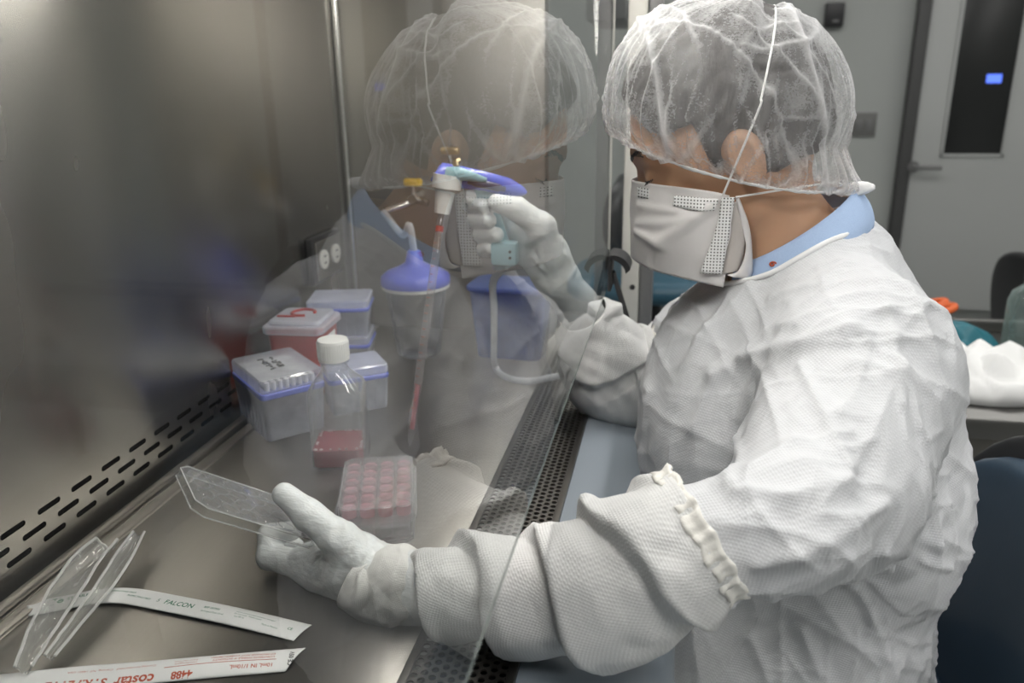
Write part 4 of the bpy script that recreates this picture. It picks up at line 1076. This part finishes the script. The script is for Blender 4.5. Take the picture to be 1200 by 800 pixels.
def ruffle(P, fr, i, R, name, parent, seed, w=.008):
    a, b = fr[i]; T = np.cross(a, b); pts = []; r = np.random.default_rng(seed); ph = r.uniform(0, 6.28, 3); n = 150; V = []
    for j in range(6):
        for k in range(n):
            t = 2*PI*k/n; rr = R+.0014*np.sin(25*t+ph[0])*(.4+.6*abs(j/2.5-1))+.0010*np.sin(41*t+ph[1])+.0012*math.cos(PI*j/5*2)
            V.append(P[i]+(math.cos(t)*a+math.sin(t)*b)*rr+T*((j/5-.5)*w*2+.0012*np.sin(13*t+ph[2])))
    Q = np.array([(j*n+k, j*n+(k+1) % n, (j+1)*n+(k+1) % n, (j+1)*n+k) for j in range(5) for k in range(n)])
    o = link_mesh(name, mesh_np(name, np.array(V), Q), cream_thin, parent, True, 180, True); solidify(o, .002); return o
cream_thin = simple('cream_elastic_cloth', (.84, .82, .77), .85, var=.05, bump=.35, bscale=260)
ruffle(LP_, LF_, 2, .0550, 'elastic_cuff', ls_, 1)
ruffle(RP_, RF_, -4, .0475, 'elastic_cuff', rs_, 2)

# ---- gloves
glv, nt = newmat('glove_latex'); co = objco(nt)
n1 = nd(nt, 'TexNoise', {'Vector': objco(nt, (70, 150, 150)), 'Scale': 1., 'Detail': 4.}); n2 = nd(nt, 'TexNoise', {'Vector': co, 'Scale': 700., 'Detail': 1.})
b1 = nd(nt, 'Bump', {'Height': n1.outputs[0], 'Strength': .35, 'Distance': .004}); b2 = nd(nt, 'Bump', {'Height': n2.outputs[0], 'Strength': .15, 'Distance': .0004, 'Normal': b1})
out(nt, nd(nt, 'BsdfPrincipled', {'Base Color': (.74, .76, .76, 1), 'Roughness': .45, 'Normal': b2, 'Subsurface Weight': .1, 'Subsurface Radius': (.006, .005, .004), 'Subsurface Scale': .5}))
def glove(H, wrist_path, wr, seed):
    pts = [p for p, r in H['palm']]+[p for f in H['fingers'] for p, r in f]+[p for p, r in H['thumb']]+list(wrist_path)
    lo = np.min(pts, 0)-.05; hi = np.max(pts, 0)+.05
    def fn(P):
        return smin(hand_sdf(P, H, 0), chain(P, wrist_path, wr, .012), .012)
    V, Q = nets(fn, lo, hi, .0016)
    V = relax(V, Q, 2); N = vnormals(V, Q)
    w0 = H['palm'][0][0]; w1 = H['palm'][1][0]; ax = (w1-w0)/np.linalg.norm(w1-w0)
    t = (V-w0)@ax
    band = np.exp(-((t-.02)/.045)**2)
    A = V-np.outer(t, ax)*.15
    V = V+N*(.0022*crumple(A, 26, seed, 4, 1.0)*band+.0011*crumple(V, 60, seed+1, 4)*(.35+band))[:, None]
    return pbuild('glove', V, Q, glv)
gl = glove(L_hand, [LW, L(478, 688, .549), L(500, 690, .545)], [.0285, .030, .031], 60)
grr = glove(R_hand, [RW, at(676, 358, y=1.06), at(700, 392, y=1.085), at(722, 424, y=1.105)], [.026, .028, .031, .033], 70)
# rolled gauntlet of the near glove
gp_ = [L(424, 672, .560), L(440, 682, .5565), L(465, 686, .552), L(490, 688, .5475), L(505, 688, .545)]
sleeve('gauntlet', gp_, [.0335, .0355, .037, .035, .029], .004, 16, 13, fabric('gauntlet_cloth', (.84, .83, .80), .0018, .2, .3, 20, .15), ns=60, skew=.3)
# ------------------------------------------------------------------ held things
# plate lid held in the near hand
def along(px, py, A, dist, far):
    d = CF*FPX+CR*(px-600)-CU*(py-400); d = d/np.linalg.norm(d); w_ = CAM-A; b = w_@d
    return CAM+d*(-b+(1 if far else -1)*math.sqrt(b*b-(w_@w_-dist*dist)))
cA = at(209, 543, y=.61); cD = along(232, 592, cA, PY, False); cB = along(345, 588, cA, PX, True)
Lx = (cB-cA)/np.linalg.norm(cB-cA); Sx = cD-cA; Sx -= Lx*np.dot(Sx, Lx); Sx /= np.linalg.norm(Sx); Nx = np.cross(Lx, Sx)
lc = cA+Lx*PX/2+Sx*PY/2
if np.dot(Nx, CAM-lc) < 0: Sx = -Sx; Nx = -Nx
mt = Matrix(((Lx[0], Sx[0], Nx[0], lc[0]), (Lx[1], Sx[1], Nx[1], lc[1]), (Lx[2], Sx[2], Nx[2], lc[2]), (0, 0, 0, 1)))
ld = empty('plate_lid', lc, 0, 'clear plastic plate lid pinched between thumb and finger of the near glove', 'plate lid', rot=mt.to_euler())
lb_ = MB(); tray(lb_, PX, PY, .010, -.008, 0, .0013, -.0013)
for z_ in (0, -.008): lb_.tube([(x, y, z_) for x, y in chamfer(PX, PY, .010)], .0009, 6, closed=True)
lb_.build('lid_body', clear('lid_plastic', (.965, .965, .96), milk=.045), ld)
bd = MB()
for z_ in (.0003, -.0083): bd.tube([(x, y, z_) for x, y in chamfer(PX+.0004, PY+.0004, .010)], .0006, 6, closed=True)
bd.build('lid_rim', clear('rim_plastic', (.97, .97, .97), .45, (.95, .95, .95)), ld)
rg = MB()
for i in range(6):
    for j in range(4):
        c = ((i-2.5)*.0193, (j-1.5)*.0193)
        rg.tube([(c[0]+.0083*math.cos(t), c[1]+.0083*math.sin(t), .0004) for t in np.linspace(0, 2*PI, 21)[:-1]], .0006, 5, closed=True)
rg.build('ring_marks', clear('ring_plastic', (.96, .96, .97), .08), ld)

# pipette controller in the far hand
pcx = empty('pipette_controller', at(590, 312, y=1.03), 0, 'blue pistol-grip pipette controller held by the far gloved hand', 'pipette controller')
def pb(mb, name, mat, parent=None, **k): return mb.build(name, mat, parent or pcx, world=True, **k)
blu = simple('glossy_blue', (.11, .15, .62), .2, var=.05); tlq = simple('pale_teal', (.28, .47, .52), .3, var=.05); smoke = simple('dark_blue_trim', (.03, .035, .09), .3)
A0 = at(519, 204, y=1.0); A1 = at(560, 211, y=1.015); A2 = at(617, 226, y=1.035)
body = MB().tube(spline([at(511, 201, y=.998), A0, A1, at(595, 219, y=1.028), A2], 6), np.interp(np.linspace(0, 1, 25), [0, .06, .3, .75, .95, 1], [.008, .0135, .0145, .0115, .006, .002]), 18)
pb(body, 'controller_body', blu)
pb(MB().tube(spline([at(522, 201, y=.985), at(545, 205, y=.99), at(570, 211, y=1.0)], 6), np.interp(np.linspace(0, 1, 13), [0, .3, 1], [.006, .009, .003]), 14), 'top_panel', tlq)
pb(MB().tube(spline([at(548, 213, y=.997), at(572, 217, y=1.003), at(592, 222, y=1.012)], 5), [.003]*2+[.005]*7+[.003]*2, 10), 'trim', smoke)
hd = [at(563, 216, y=1.022), at(572, 245, y=1.026), at(583, 280, y=1.028), at(592, 312, y=1.03)]
pb(MB().tube(spline(hd, 6), np.interp(np.linspace(0, 1, 19), [0, .5, 1], [.0125, .0135, .0155]), 16), 'grip', tlq)
gb = at(592, 296, y=1.012)
pb(MB().box(gb, (.034, .026, .030), .004), 'battery_box', tlq)
for dz in (-.004, .004): pb(MB().tube([gb+np.array([.009, -.0128, dz]), gb+np.array([.009, -.0142, dz])], .002, 10), 'contact', M['black'])
for (px, py) in ((547, 226), (547, 233)): pb(MB().tube([at(px+14, py+1, y=1.02), at(px-2, py, y=1.012)], [.0065, .0055], 14), 'trigger', M['white_pl'])
pb(MB().tube([at(571, 233, y=1.008), at(580, 262, y=1.010)], .0025, 8), 'grip_rail', M['casing'])
# nosepiece
n0, n1_, n2_, n3 = at(525, 205, y=.992), at(523, 221, y=.990), at(522, 224, y=.989), at(518, 250, y=.985)
pb(MB().tube([n0, n1_], [.0185, .0185], 28), 'nose_collar', M['white_pl'])
pb(MB().tube([n1_, n2_, n3*.05+n2_*.95, n3], [.016, .0125, .0125, .0098], 28), 'nosepiece', M['white_pl'])
pb(MB().tube(spline([at(535, 196, y=1.0), at(534, 190, y=1.005), at(538, 188, y=1.01)], 4), .004, 8), 'inlet_fitting', M['brass'])
# serological pipette
t0_, t1_ = at(517.3, 252, y=.984), at(480, 522, y=.87)
ax = (t1_-t0_); Lp = np.linalg.norm(ax); ax = ax/Lp
spp = empty('serological_pipette', t1_, 0, 'long clear glass-like pipette pointing down at the pink plate', 'pipette')
def tb_(a, b, ra, rb, name, mat, n=16): return MB().tube([t0_+ax*Lp*a, t0_+ax*Lp*((a+b)/2), t0_+ax*Lp*b], [ra, (ra+rb)/2, rb], n).build(name, mat, spp, world=True)
tb_(-.02, .06, .0042, .0042, 'mouthpiece', M['clear']); tb_(.06, .93, .0050, .0050, 'stem', clear('pipette_tube', (.95, .93, .93), .10, (.95, .90, .90)))
tb_(.93, 1.0, .0050, .0014, 'tip', M['clear'])
tb_(.05, .075, .0053, .0053, 'red_band', M['red'])
tb_(.74, .93, .0028, .0028, 'pink_medium', M['pinkwell'])
gr_ = MB()
for k in range(22):
    p = t0_+ax*Lp*(.12+.034*k); sd = np.array([-1., -.25, 0]); gr_.tube([p+np.array([.001, -.0051, 0]), p+np.array([-.0035, -.0038, 0])], .0005, 5)
gr_.build('graduations', M['redink'], spp, world=True)
# controller hose
hz = WS+.0065
hpt = [at(592, 312, y=1.03), at(578, 330, y=1.06), at(579, 360, y=1.12), at(579, 395, y=1.18)]
e1, e2, e3, e4 = at(580, 428, z=hz+.01), at(594, 442, z=hz), at(622, 446, z=hz), at(655, 440, z=hz)
tag(MB().tube(spline(hpt+[e1, e2, e3, e4], 8), .0055, 10).build('controller_hose', clear('milky_hose_pale', (.92, .92, .92), .6), None), 'white hose looping down from the controller past the blue tub', 'hose')

# ------------------------------------------------------------------ wrappers on the deck
def strip_obj(name, px_pts, width, label, mat, dz=.0012, lens=.002, ends=((0, 0), (0, 0)), sag=0.):
    """flat paper sleeve following points on the deck; returns object and a mapper (s, t) -> place"""
    P = np.array(spline([at(x, y, z=WS+.002) for x, y in px_pts], 14)); s = np.concatenate([[0], np.cumsum(np.linalg.norm(np.diff(P, axis=0), axis=1))])
    def mp(sv, t, h=0.):
        p = np.array([np.interp(sv, s, P[:, k]) for k in range(3)])
        sv0 = sv; sv = min(max(sv, .005), s[-1]-.005)
        q = np.array([np.interp(min(sv+.004, s[-1]), s, P[:, k]) for k in range(3)])-np.array([np.interp(max(sv-.004, 0), s, P[:, k]) for k in range(3)])
        q[2] = 0; q /= np.linalg.norm(q); n = np.array([-q[1], q[0], 0]); p = p+q*(sv0-min(max(sv0, 0), s[-1]))
        e = max(0., 1-(2*t/width)**2); z = WS+.0009+lens*e+sag*math.sin(PI*min(max(sv/s[-1], 0), 1))+.0012*math.sin(37*sv)*e
        return p*np.array([1, 1, 0])+n*t+np.array([0, 0, z+h])
    ns, ntt = 120, 15; V = []
    for i in range(ns):
        sv = s[-1]*i/(ns-1)
        for j in range(ntt): 
            t = (j/(ntt-1)-.5)*width
            (a0, b0), (a1, b1) = ends
            u_ = j/(ntt-1); lo_ = a0*(1-u_)+b0*u_; hi_ = s[-1]-(a1*(1-u_)+b1*u_)
            V.append(mp(lo_+(hi_-lo_)*i/(ns-1), t))
    Q = np.array([(i*ntt+j, i*ntt+j+1, (i+1)*ntt+j+1, (i+1)*ntt+j) for i in range(ns-1) for j in range(ntt-1)])
    V = np.array(V); o = link_mesh(name, mesh_np(name, V-V.mean(0)*np.array([1, 1, 0])-np.array([0, 0, WS]), Q), mat, None, True, 60)
    o.location = V.mean(0)*np.array([1, 1, 0])+np.array([0, 0, WS]); solidify(o, .0006, -1)
    tag(o, label, 'wrapper'); return o, mp, s[-1]
def text_mesh(txt, size, shear=0., bold=0.):
    cu = bpy.data.curves.new('text', 'FONT'); cu.body = txt; cu.size = size; cu.shear = shear; cu.offset = bold; cu.resolution_u = 3
    ob = bpy.data.objects.new('text', cu); COL.objects.link(ob); bpy.context.view_layer.update()
    me = bpy.data.meshes.new_from_object(ob.evaluated_get(bpy.context.evaluated_depsgraph_get()))
    bpy.data.objects.remove(ob); bpy.data.curves.remove(cu); return me
def put_text(parent, mp, items, mat, name='printed_text'):
    V = []; F = []
    for txt, s0, t0, size, flip, bold in items:
        me = text_mesh(txt, size, 0, bold); b = len(V)
        for v in me.vertices:
            x, y = v.co.x, v.co.y
            if flip == 2: V.append(mp(s0-y, t0+x, .0007))
            elif flip: V.append(mp(s0-x, t0-y, .0007))
            else: V.append(mp(s0+x, t0+y, .0007))
        F += [[i+b for i in p.vertices] for p in me.polygons]; bpy.data.meshes.remove(me)
    me = mesh_from(name, V, F); return link_mesh(name, me, mat, parent, False, world=True)
fw, fmp, fl_ = strip_obj('pipette_wrapper', [(32, 713), (75, 706), (115, 699), (150, 699), (200, 708), (280, 724), (357, 741)], .0235, 'white paper wrapper with green printing lying below the torn clear one', M['paper'], ends=((.004, -.004), (.004, .0)), sag=.002)
S = lambda px: fl_*np.interp(px, [32, 75, 115, 150, 200, 280, 357], [0, .135, .26, .37, .525, .77, 1.])
put_text(fw, fmp, [('STERILE', S(71), -.0015, .0056, 0, .0001), ('OPERATING FIRST', S(113), .0026, .0031, 0, .00005), ('INSPECTING FIRST', S(135), -.0022, .0031, 0, .00005), ('5', S(172), -.0022, .0062, 0, 0), ('FALCON', S(182), -.0030, .0082, 0, .0001), ('REF 357551', S(231), .0002, .0036, 0, .0001), ('Serological Pipet 10 mL', S(231), -.0046, .0026, 0, 0), ('Sterile unless package opened or damaged', S(270), .0026, .0024, 0, 0), ('Do not reuse.  Nonpyrogenic', S(270), -.0004, .0024, 0, 0), ('Lot 08 16', S(272), -.0036, .0026, 0, 0), ('Made in Mexico', S(307), -.0050, .0026, 0, 0), ('CE', S(337), -.0020, .0040, 0, .0001)], M['greenink'])
lgm = MB(); 
V = [fmp(S(55)+a, b, .0007) for a, b in ((0, -.005), (0, .006), (.009, .006), (.0035, .0015), (.0035, -.005))]; lgm.add(V, [(0, 1, 2, 3, 4)])
V = [fmp(S(55)+.0085+.003*math.cos(t), -.001+.003*math.sin(t), .0007) for t in np.linspace(0, 2*PI, 13)[:-1]]; lgm.add(V, [tuple(range(12))])
lgm.build('printed_emblem', M['greenink'], fw, world=True, smooth=False)
cw, cmp_, cl_ = strip_obj('pipette_wrapper', [(-75, 812), (0, 802), (90, 793), (180, 786), (270, 778), (354, 771)], .0275, 'white paper wrapper with orange-red printing along the front of the deck', M['paper'], ends=((0, 0), (.012, -.001)), lens=.0032)
S2 = lambda px: cl_*np.interp(px, [-75, 0, 90, 180, 270, 354], [0, .175, .385, .59, .795, 1.])
put_text(cw, cmp_, [('10mL IN 1/10mL', S2(322), -.0050, .0052, 1, .0001), ('CONTENTS STERILE IF INTEGRITY', S2(322), .0036, .0034, 1, .00005), ('OF PACKAGE NOT COMPROMISED', S2(322), .0078, .0034, 1, .00005), ('4488', S2(227), -.0066, .0085, 1, .0003), ('Non-Pyrogenic', S2(229), .0030, .0030, 1, 0), ('Prime Use Only', S2(229), .0066, .0030, 1, 0), ('costar', S2(181), -.0062, .0125, 1, .0003), ('STRIPETTE', S2(124), -.0062, .0105, 1, .0003), ('Corning Incorporated   Corning, NY 14831 USA', S2(178), .0050, .0036, 1, 0)], M['redink'])
ln = MB(); pa_ = [cmp_(S2(190)+(S2(324)-S2(190))*k/20, -.0008, .0006) for k in range(21)]; ln.tube(pa_, .0003, 5); ln.build('printed_rule', M['redink'], cw, world=True)
put_text(cw, cmp_, [('CE 05V', S2(344), -.009, .0056, 2, .0001)], M['blackink'], 'printed_code')
# torn clear wrapper: two limp limbs of film joined at the torn mouth
def film(px_mid, widths, hts, curl, seed, name, parent, both=1):
    P = np.array(spline([at(x, y, z=WS+z) for (x, y), z in zip(px_mid, hts)], 12)); m = len(P)
    W = np.interp(np.linspace(0, 1, m), np.linspace(0, 1, len(widths)), widths); kk = 17; V = []
    for i in range(m):
        q = P[min(i+1, m-1)]-P[max(i-1, 0)]; q[2] = 0; q /= np.linalg.norm(q); n = np.array([-q[1], q[0], 0])
        for j in range(kk):
            t = j/(kk-1)*2-1; V.append(P[i]+n*t*W[i]*.5+np.array([0, 0, curl*(abs(t)**1.6)*W[i]*.5]))
    V = np.array(V); tt = np.tile(np.linspace(-1, 1, kk), m); h = .0010*crumple(V, 50, seed, 4)+.0013*np.sin(tt*11+6*perlin(V*20+seed))*(1-tt*tt); V[:, 2] += h+.002; V[:, 2] = np.maximum(V[:, 2], WS+.0016)
    Q = np.array([(i*kk+j, i*kk+j+1, (i+1)*kk+j+1, (i+1)*kk+j) for i in range(m-1) for j in range(kk-1)])
    o = link_mesh(name, mesh_np(name, V, Q), M['film'], parent, True, 50, True); solidify(o, .0006); return o, V, kk
tw = empty('torn_wrapper', at(60, 740, z=WS), 0, 'crumpled clear plastic wrapper torn open, lying across the green-printed paper', 'wrapper')
f1, V1, k1 = film([(30, 792), (55, 750), (82, 708), (105, 672), (128, 645)], [.014, .024, .030, .029, .024], [.004, .010, .014, .014, .020], 1.0, 91, 'film_sleeve', tw)
f2, V2, k2 = film([(60, 775), (98, 728), (130, 688), (150, 655), (164, 630)], [.009, .013, .017, .018, .012], [.003, .006, .010, .010, .018], .8, 95, 'film_flap', tw)
ed = MB()
for Vv, kk in ((V1, k1), (V2, k2)):
    for j in (0, kk-1): ed.tube(Vv[j::kk][::2]+np.array([0, 0, .0006]), .0015, 6)
ed.tube(V1[-k1:], .0016, 6)
ed.build('sealed_edge', clear('sealed_film', (.95, .95, .95), .7, (.95, .95, .93)), tw, world=True)

# ------------------------------------------------------------------ behind the person
# lab chair the person sits on
ch = empty('lab_chair', (.42, .95, 0), 0, 'dark navy vinyl laboratory chair holding the seated person', 'chair')
def cbk(mb, name, mat, parent=None, **k): return mb.build(name, mat, parent or ch, world=True, **k)
def pad(c, w, h, t, bow, n=20, lean=0., power=2.5):
    """upholstered back: superellipse outline in the y-z plane, bowed and padded"""
    V = []; F = []; m = 14
    for i in range(m+1):
        v = i/m; d = math.sin(PI*v) ** .45 if 0 < v < 1 else 0.0; xo = -math.cos(PI*v)*t/2
        sc = .86+.14*d
        for k in range(n*2):
            a = 2*PI*k/(n*2); cy = abs(math.cos(a))**(2/power)*math.copysign(1, math.cos(a)); cz = abs(math.sin(a))**(2/power)*math.copysign(1, math.sin(a))
            y, z = cy*w/2*sc, cz*h/2*sc; V.append((c[0]+xo-bow*(y/(w/2))**2+lean*z, c[1]+y, c[2]+z))
    nn = n*2
    for i in range(m):
        for k in range(nn): F.append((i*nn+k, i*nn+(k+1) % nn, (i+1)*nn+(k+1) % nn, (i+1)*nn+k))
    b = len(V); V += [(c[0]-t/2, c[1], c[2]), (c[0]+t/2, c[1], c[2])]
    for k in range(nn): F += [((k+1) % nn, k, b), (m*nn+k, m*nn+(k+1) % nn, b+1)]
    return MB().add(V, F)
bc = np.array([.520, .935, .705])
cbk(pad(bc, .44, .46, .05, .05, lean=.10), 'backrest', M['vinyl'], angle=180)
cbk(pad(bc+np.array([.030, 0, 0]), .50, .52, .034, .05, lean=.10), 'back_shell', M['black'], angle=180)
seat = MB().rbox((.27, .95, .565), (.44, .46, .07), .10, .02)
cbk(seat, 'seat', M['vinyl'], angle=60)
cbk(MB().tube(spline([(.42, .95, .51), (.60, .95, .50), (.615, .95, .60), (.575, .95, .72)], 6), .018, 10), 'back_bracket', M['black'])
cbk(MB().tube([(.27, .95, .09), (.27, .95, .53)], [.03, .022], 20), 'gas_column', M['black'])
cbk(MB().tube([(.27+.21*math.cos(t), .95+.21*math.sin(t), .26) for t in np.linspace(0, 2*PI, 41)[:-1]], .011, 10, closed=True).tube([(.06, .95, .26), (.48, .95, .26)], .009, 8).tube([(.27, .74, .26), (.27, 1.16, .26)], .009, 8), 'foot_ring', M['steel'])
for k in range(5):
    a = 2*PI*k/5+.4; e = (.27+.28*math.cos(a), .95+.28*math.sin(a), .075)
    lg = cbk(MB().tube([(.27, .95, .11), e], [.026, .017], 12), 'base_leg', M['black'])
    MB().tube([(e[0], e[1]-.012, .03), (e[0], e[1]+.012, .03)], .029, 18).tube([(e[0], e[1], .03), (e[0], e[1], .08)], .008, 8).build('caster', M['rubber'], lg, world=True)
# empty lab chair beyond the cabinet
c2 = at(768, 318, y=2.55)
ch2 = empty('lab_chair', (c2[0], 2.55, 0), 0, 'empty teal lab stool chair with black backrest beyond the far end of the cabinet', 'chair')
zS = c2[2]-.03
MB().rbox((0, 0, zS), (.40, .40, .065), .10, .02).build('seat', M['tealvinyl'], ch2, angle=60)
b2 = at(734, 250, y=2.55)
pad((b2[0]-c2[0], 0, b2[2]), .36, .24, .05, .04).build('backrest', M['black'], ch2, angle=180)
MB().tube(spline([(0, 0, zS-.05), (b2[0]-c2[0]-.03, 0, zS-.05), (b2[0]-c2[0]-.05, 0, zS+.05), (b2[0]-c2[0]-.02, 0, b2[2])], 5), .014, 10).build('back_bracket', M['black'], ch2)
MB().tube([(0, 0, .10), (0, 0, zS-.03)], [.032, .022], 18).build('gas_column', M['black'], ch2)
MB().tube([(.2*math.cos(t), .2*math.sin(t), .30) for t in np.linspace(0, 2*PI, 33)[:-1]], .011, 10, closed=True).tube([(-.2, 0, .3), (.2, 0, .3)], .009, 8).build('foot_ring', M['steel'], ch2)
for k in range(5):
    a = 2*PI*k/5; e = (.28*math.cos(a), .28*math.sin(a), .075)
    lg = MB().tube([(0, 0, .11), e], [.026, .017], 12).build('base_leg', M['black'], ch2)
    MB().tube([(e[0], e[1]-.012, .03), (e[0], e[1]+.012, .03)], .029, 18).tube([(e[0], e[1], .03), (e[0], e[1], .08)], .008, 8).build('caster', M['rubber'], lg)
# steel bench behind the person
zB = .80
t1 = at(1112, 489, z=zB); t2 = at(1112, 386, z=zB)
bx0, bx1, by0, by1 = .52, 1.75, t1[1], t2[1]+.02
bn = empty('steel_bench', ((bx0+bx1)/2, (by0+by1)/2, 0), 0, 'stainless steel bench behind the person with cloths and bottle on it', 'bench')
bst = steel('bench_steel', (5, 260, 60), col=(.17, .168, .16), rough=.38)
MB().box((0, 0, zB-.02), (bx1-bx0, by1-by0, .04), .006).build('bench_top', bst, bn)
MB().box((0, (by1-by0)/2-.012, zB+.012), (bx1-bx0, .022, .03), .004).build('rear_lip', bst, bn)
MB().box((0, -(by1-by0)/2+.03, zB-.075), (bx1-bx0-.06, .02, .07), .003).build('apron', M['steel_dk'], bn)
for sx in (-1, 1):
    for sy in (-1, 1): MB().tube([(sx*((bx1-bx0)/2-.05), sy*((by1-by0)/2-.05), 0), (sx*((bx1-bx0)/2-.05), sy*((by1-by0)/2-.05), zB-.04)], .02, 14).build('leg', M['steel'], bn)
MB().box((0, 0, .28), (bx1-bx0-.1, by1-by0-.1, .02), .003).build('lower_shelf', M['steel_dk'], bn)
# heap of white cloth on the bench
def heap(name, c, r, seed, mat, label, cat, amp=.02, freq=9, n=44):
    V = []; F = []
    for i in range(n):
        for j in range(n):
            x, y = 2*i/(n-1)-1, 2*j/(n-1)-1; q = math.sqrt(1-y*y/2); w = math.sqrt(1-x*x/2); X_, Y_ = x*q, y*w
            V.append((X_*r[0], Y_*r[1], max(0, 1-(X_*X_+Y_*Y_))**.6*r[2]))
    V = np.array(V); rr = 1-np.clip((V[:, 0]/r[0])**2+(V[:, 1]/r[1])**2, 0, 1)
    V[:, 2] += (np.abs(crumple(V, freq, seed, 4))*amp+.006)*sstep(0, .15, rr)+.0012; V[:, :2] *= (1+.12*perlin(V*5+seed)[:, None])
    Q = np.array([(i*n+j, (i+1)*n+j, (i+1)*n+j+1, i*n+j+1) for i in range(n-1) for j in range(n-1)])
    o = link_mesh(name, mesh_np(name, V, Q), mat, None, True, 70); o.location = c; solidify(o, .002, 1)
    return tag(o, label, cat)
wp = at(1165, 466, z=zB)
heap('white_cloth', (wp[0]-.01, wp[1]+.07, zB), (.16, .115, .055), 5, M['paper'], 'crumpled white cloth on the steel bench behind the person', 'cloth', .03, 11)
op = at(1106, 398, z=zB+.04)
heap('teal_cloth', (op[0]+.03, op[1]+.02, zB), (.10, .05, .06), 15, M['teal'], 'folded teal cloth heaped on the steel bench', 'cloth', .02, 16)
os_ = MB(); oc = at(1104, 400, z=zB+.03)
orr = empty('scissors', (oc[0], oc[1]+.17, zB), rad(10), 'orange-handled scissors beside the teal cloth on the steel bench', 'scissors')
for s in (-1, 1): MB().tube([(.03+.032*math.cos(t), s*.022+.018*math.sin(t), .058+.010*math.cos(t)) for t in np.linspace(0, 2*PI, 25)[:-1]], .0085, 10, closed=True).build('handle', M['orange'], orr)
MB().box((-.05, 0, .052), (.13, .016, .004), .001, rot=Matrix.Rotation(rad(-22), 4, 'Y')).build('blade', M['steel'], orr)
MB().box((0, .0, .02), (.09, .05, .038), .008).build('stand', M['red'], orr)
bp_ = at(1197, 440, z=zB)
sb_ = empty('squeeze_bottle', (bp_[0]+.045, bp_[1]+.14, zB), 0, 'clear plastic bottle with green tint at the bench end by the frame edge', 'bottle')
MB().lathe([(.036, 0), (.04, .006), (.04, .12), (.034, .14), (.016, .155), (.015, .17)], 30).build('bottle_body', clear('smoky_plastic', (.70, .78, .76), .25, (.5, .6, .58)), sb_)
MB().lathe([(.018, .168), (.018, .192), (.012, .198), (.0004, .199)], 24).build('bottle_cap', M['black'], sb_)
# third chair: curved black mesh back at the frame edge
c3 = at(1275, 385, y=2.75)
ch3 = empty('task_chair', (c3[0], 2.75, 0), rad(200), 'black task chair with a curved back beyond the steel bench', 'chair')
pad((.20, 0, c3[2]), .44, .50, .05, .05, lean=.2).build('backrest', M['black'], ch3, angle=180)
MB().rbox((-.03, 0, .50), (.44, .46, .07), .10, .02).build('seat', M['black'], ch3, angle=60)
MB().tube(spline([(0, 0, .44), (.22, 0, .44), (.27, 0, .6), (.23, 0, c3[2])], 5), .016, 10).build('back_bracket', M['black'], ch3)
MB().tube([(0, 0, .10), (0, 0, .46)], [.03, .022], 18).build('gas_column', M['black'], ch3)
for k in range(5):
    a = 2*PI*k/5; e = (.28*math.cos(a), .28*math.sin(a), .075)
    lg = MB().tube([(0, 0, .11), e], [.026, .017], 12).build('base_leg', M['black'], ch3)
    MB().tube([(e[0], e[1]-.012, .03), (e[0], e[1]+.012, .03)], .029, 18).tube([(e[0], e[1], .03), (e[0], e[1], .08)], .008, 8).build('caster', M['rubber'], lg)
# wall-mounted lamp housing seen over the glass edge
lq = at(722, 22, y=2.9)
wl = empty('lamp_housing', (lq[0], 2.9, lq[2]), 0, 'dark grey hanging lamp housing with a white tube above the far chair', 'lamp')
MB().box((-.02, .1, .05), (.13, .5, .13), .01).build('housing', M['grey'], wl)
MB().tube([(.045, -.148, .06), (.045, .34, .06)], .007, 12).build('lamp_tube', M['lamp_small'], wl)
MB().box((0, .1, .3+(RZ-lq[2])/2-.15), (.02, .02, RZ-lq[2]-.11)).build('hanger', M['grey'], wl)

# ------------------------------------------------------------------ light and render set-up
w = bpy.data.worlds.new('World'); SC.world = w; w.use_nodes = True
w.node_tree.nodes['Background'].inputs[0].default_value = (.75, .8, .85, 1); w.node_tree.nodes['Background'].inputs[1].default_value = .03
vs = SC.view_settings; vs.view_transform = 'Standard'; vs.look = 'None'; vs.gamma = 1; vs.use_curve_mapping = False; vs.exposure = EXPOSURE
cy = SC.cycles
cy.max_bounces = 14; cy.transparent_max_bounces = 48; cy.glossy_bounces = 6; cy.transmission_bounces = 12; cy.diffuse_bounces = 4
cy.use_denoising = True; cy.caustics_reflective = False; cy.caustics_refractive = False; cy.sample_clamp_indirect = 6
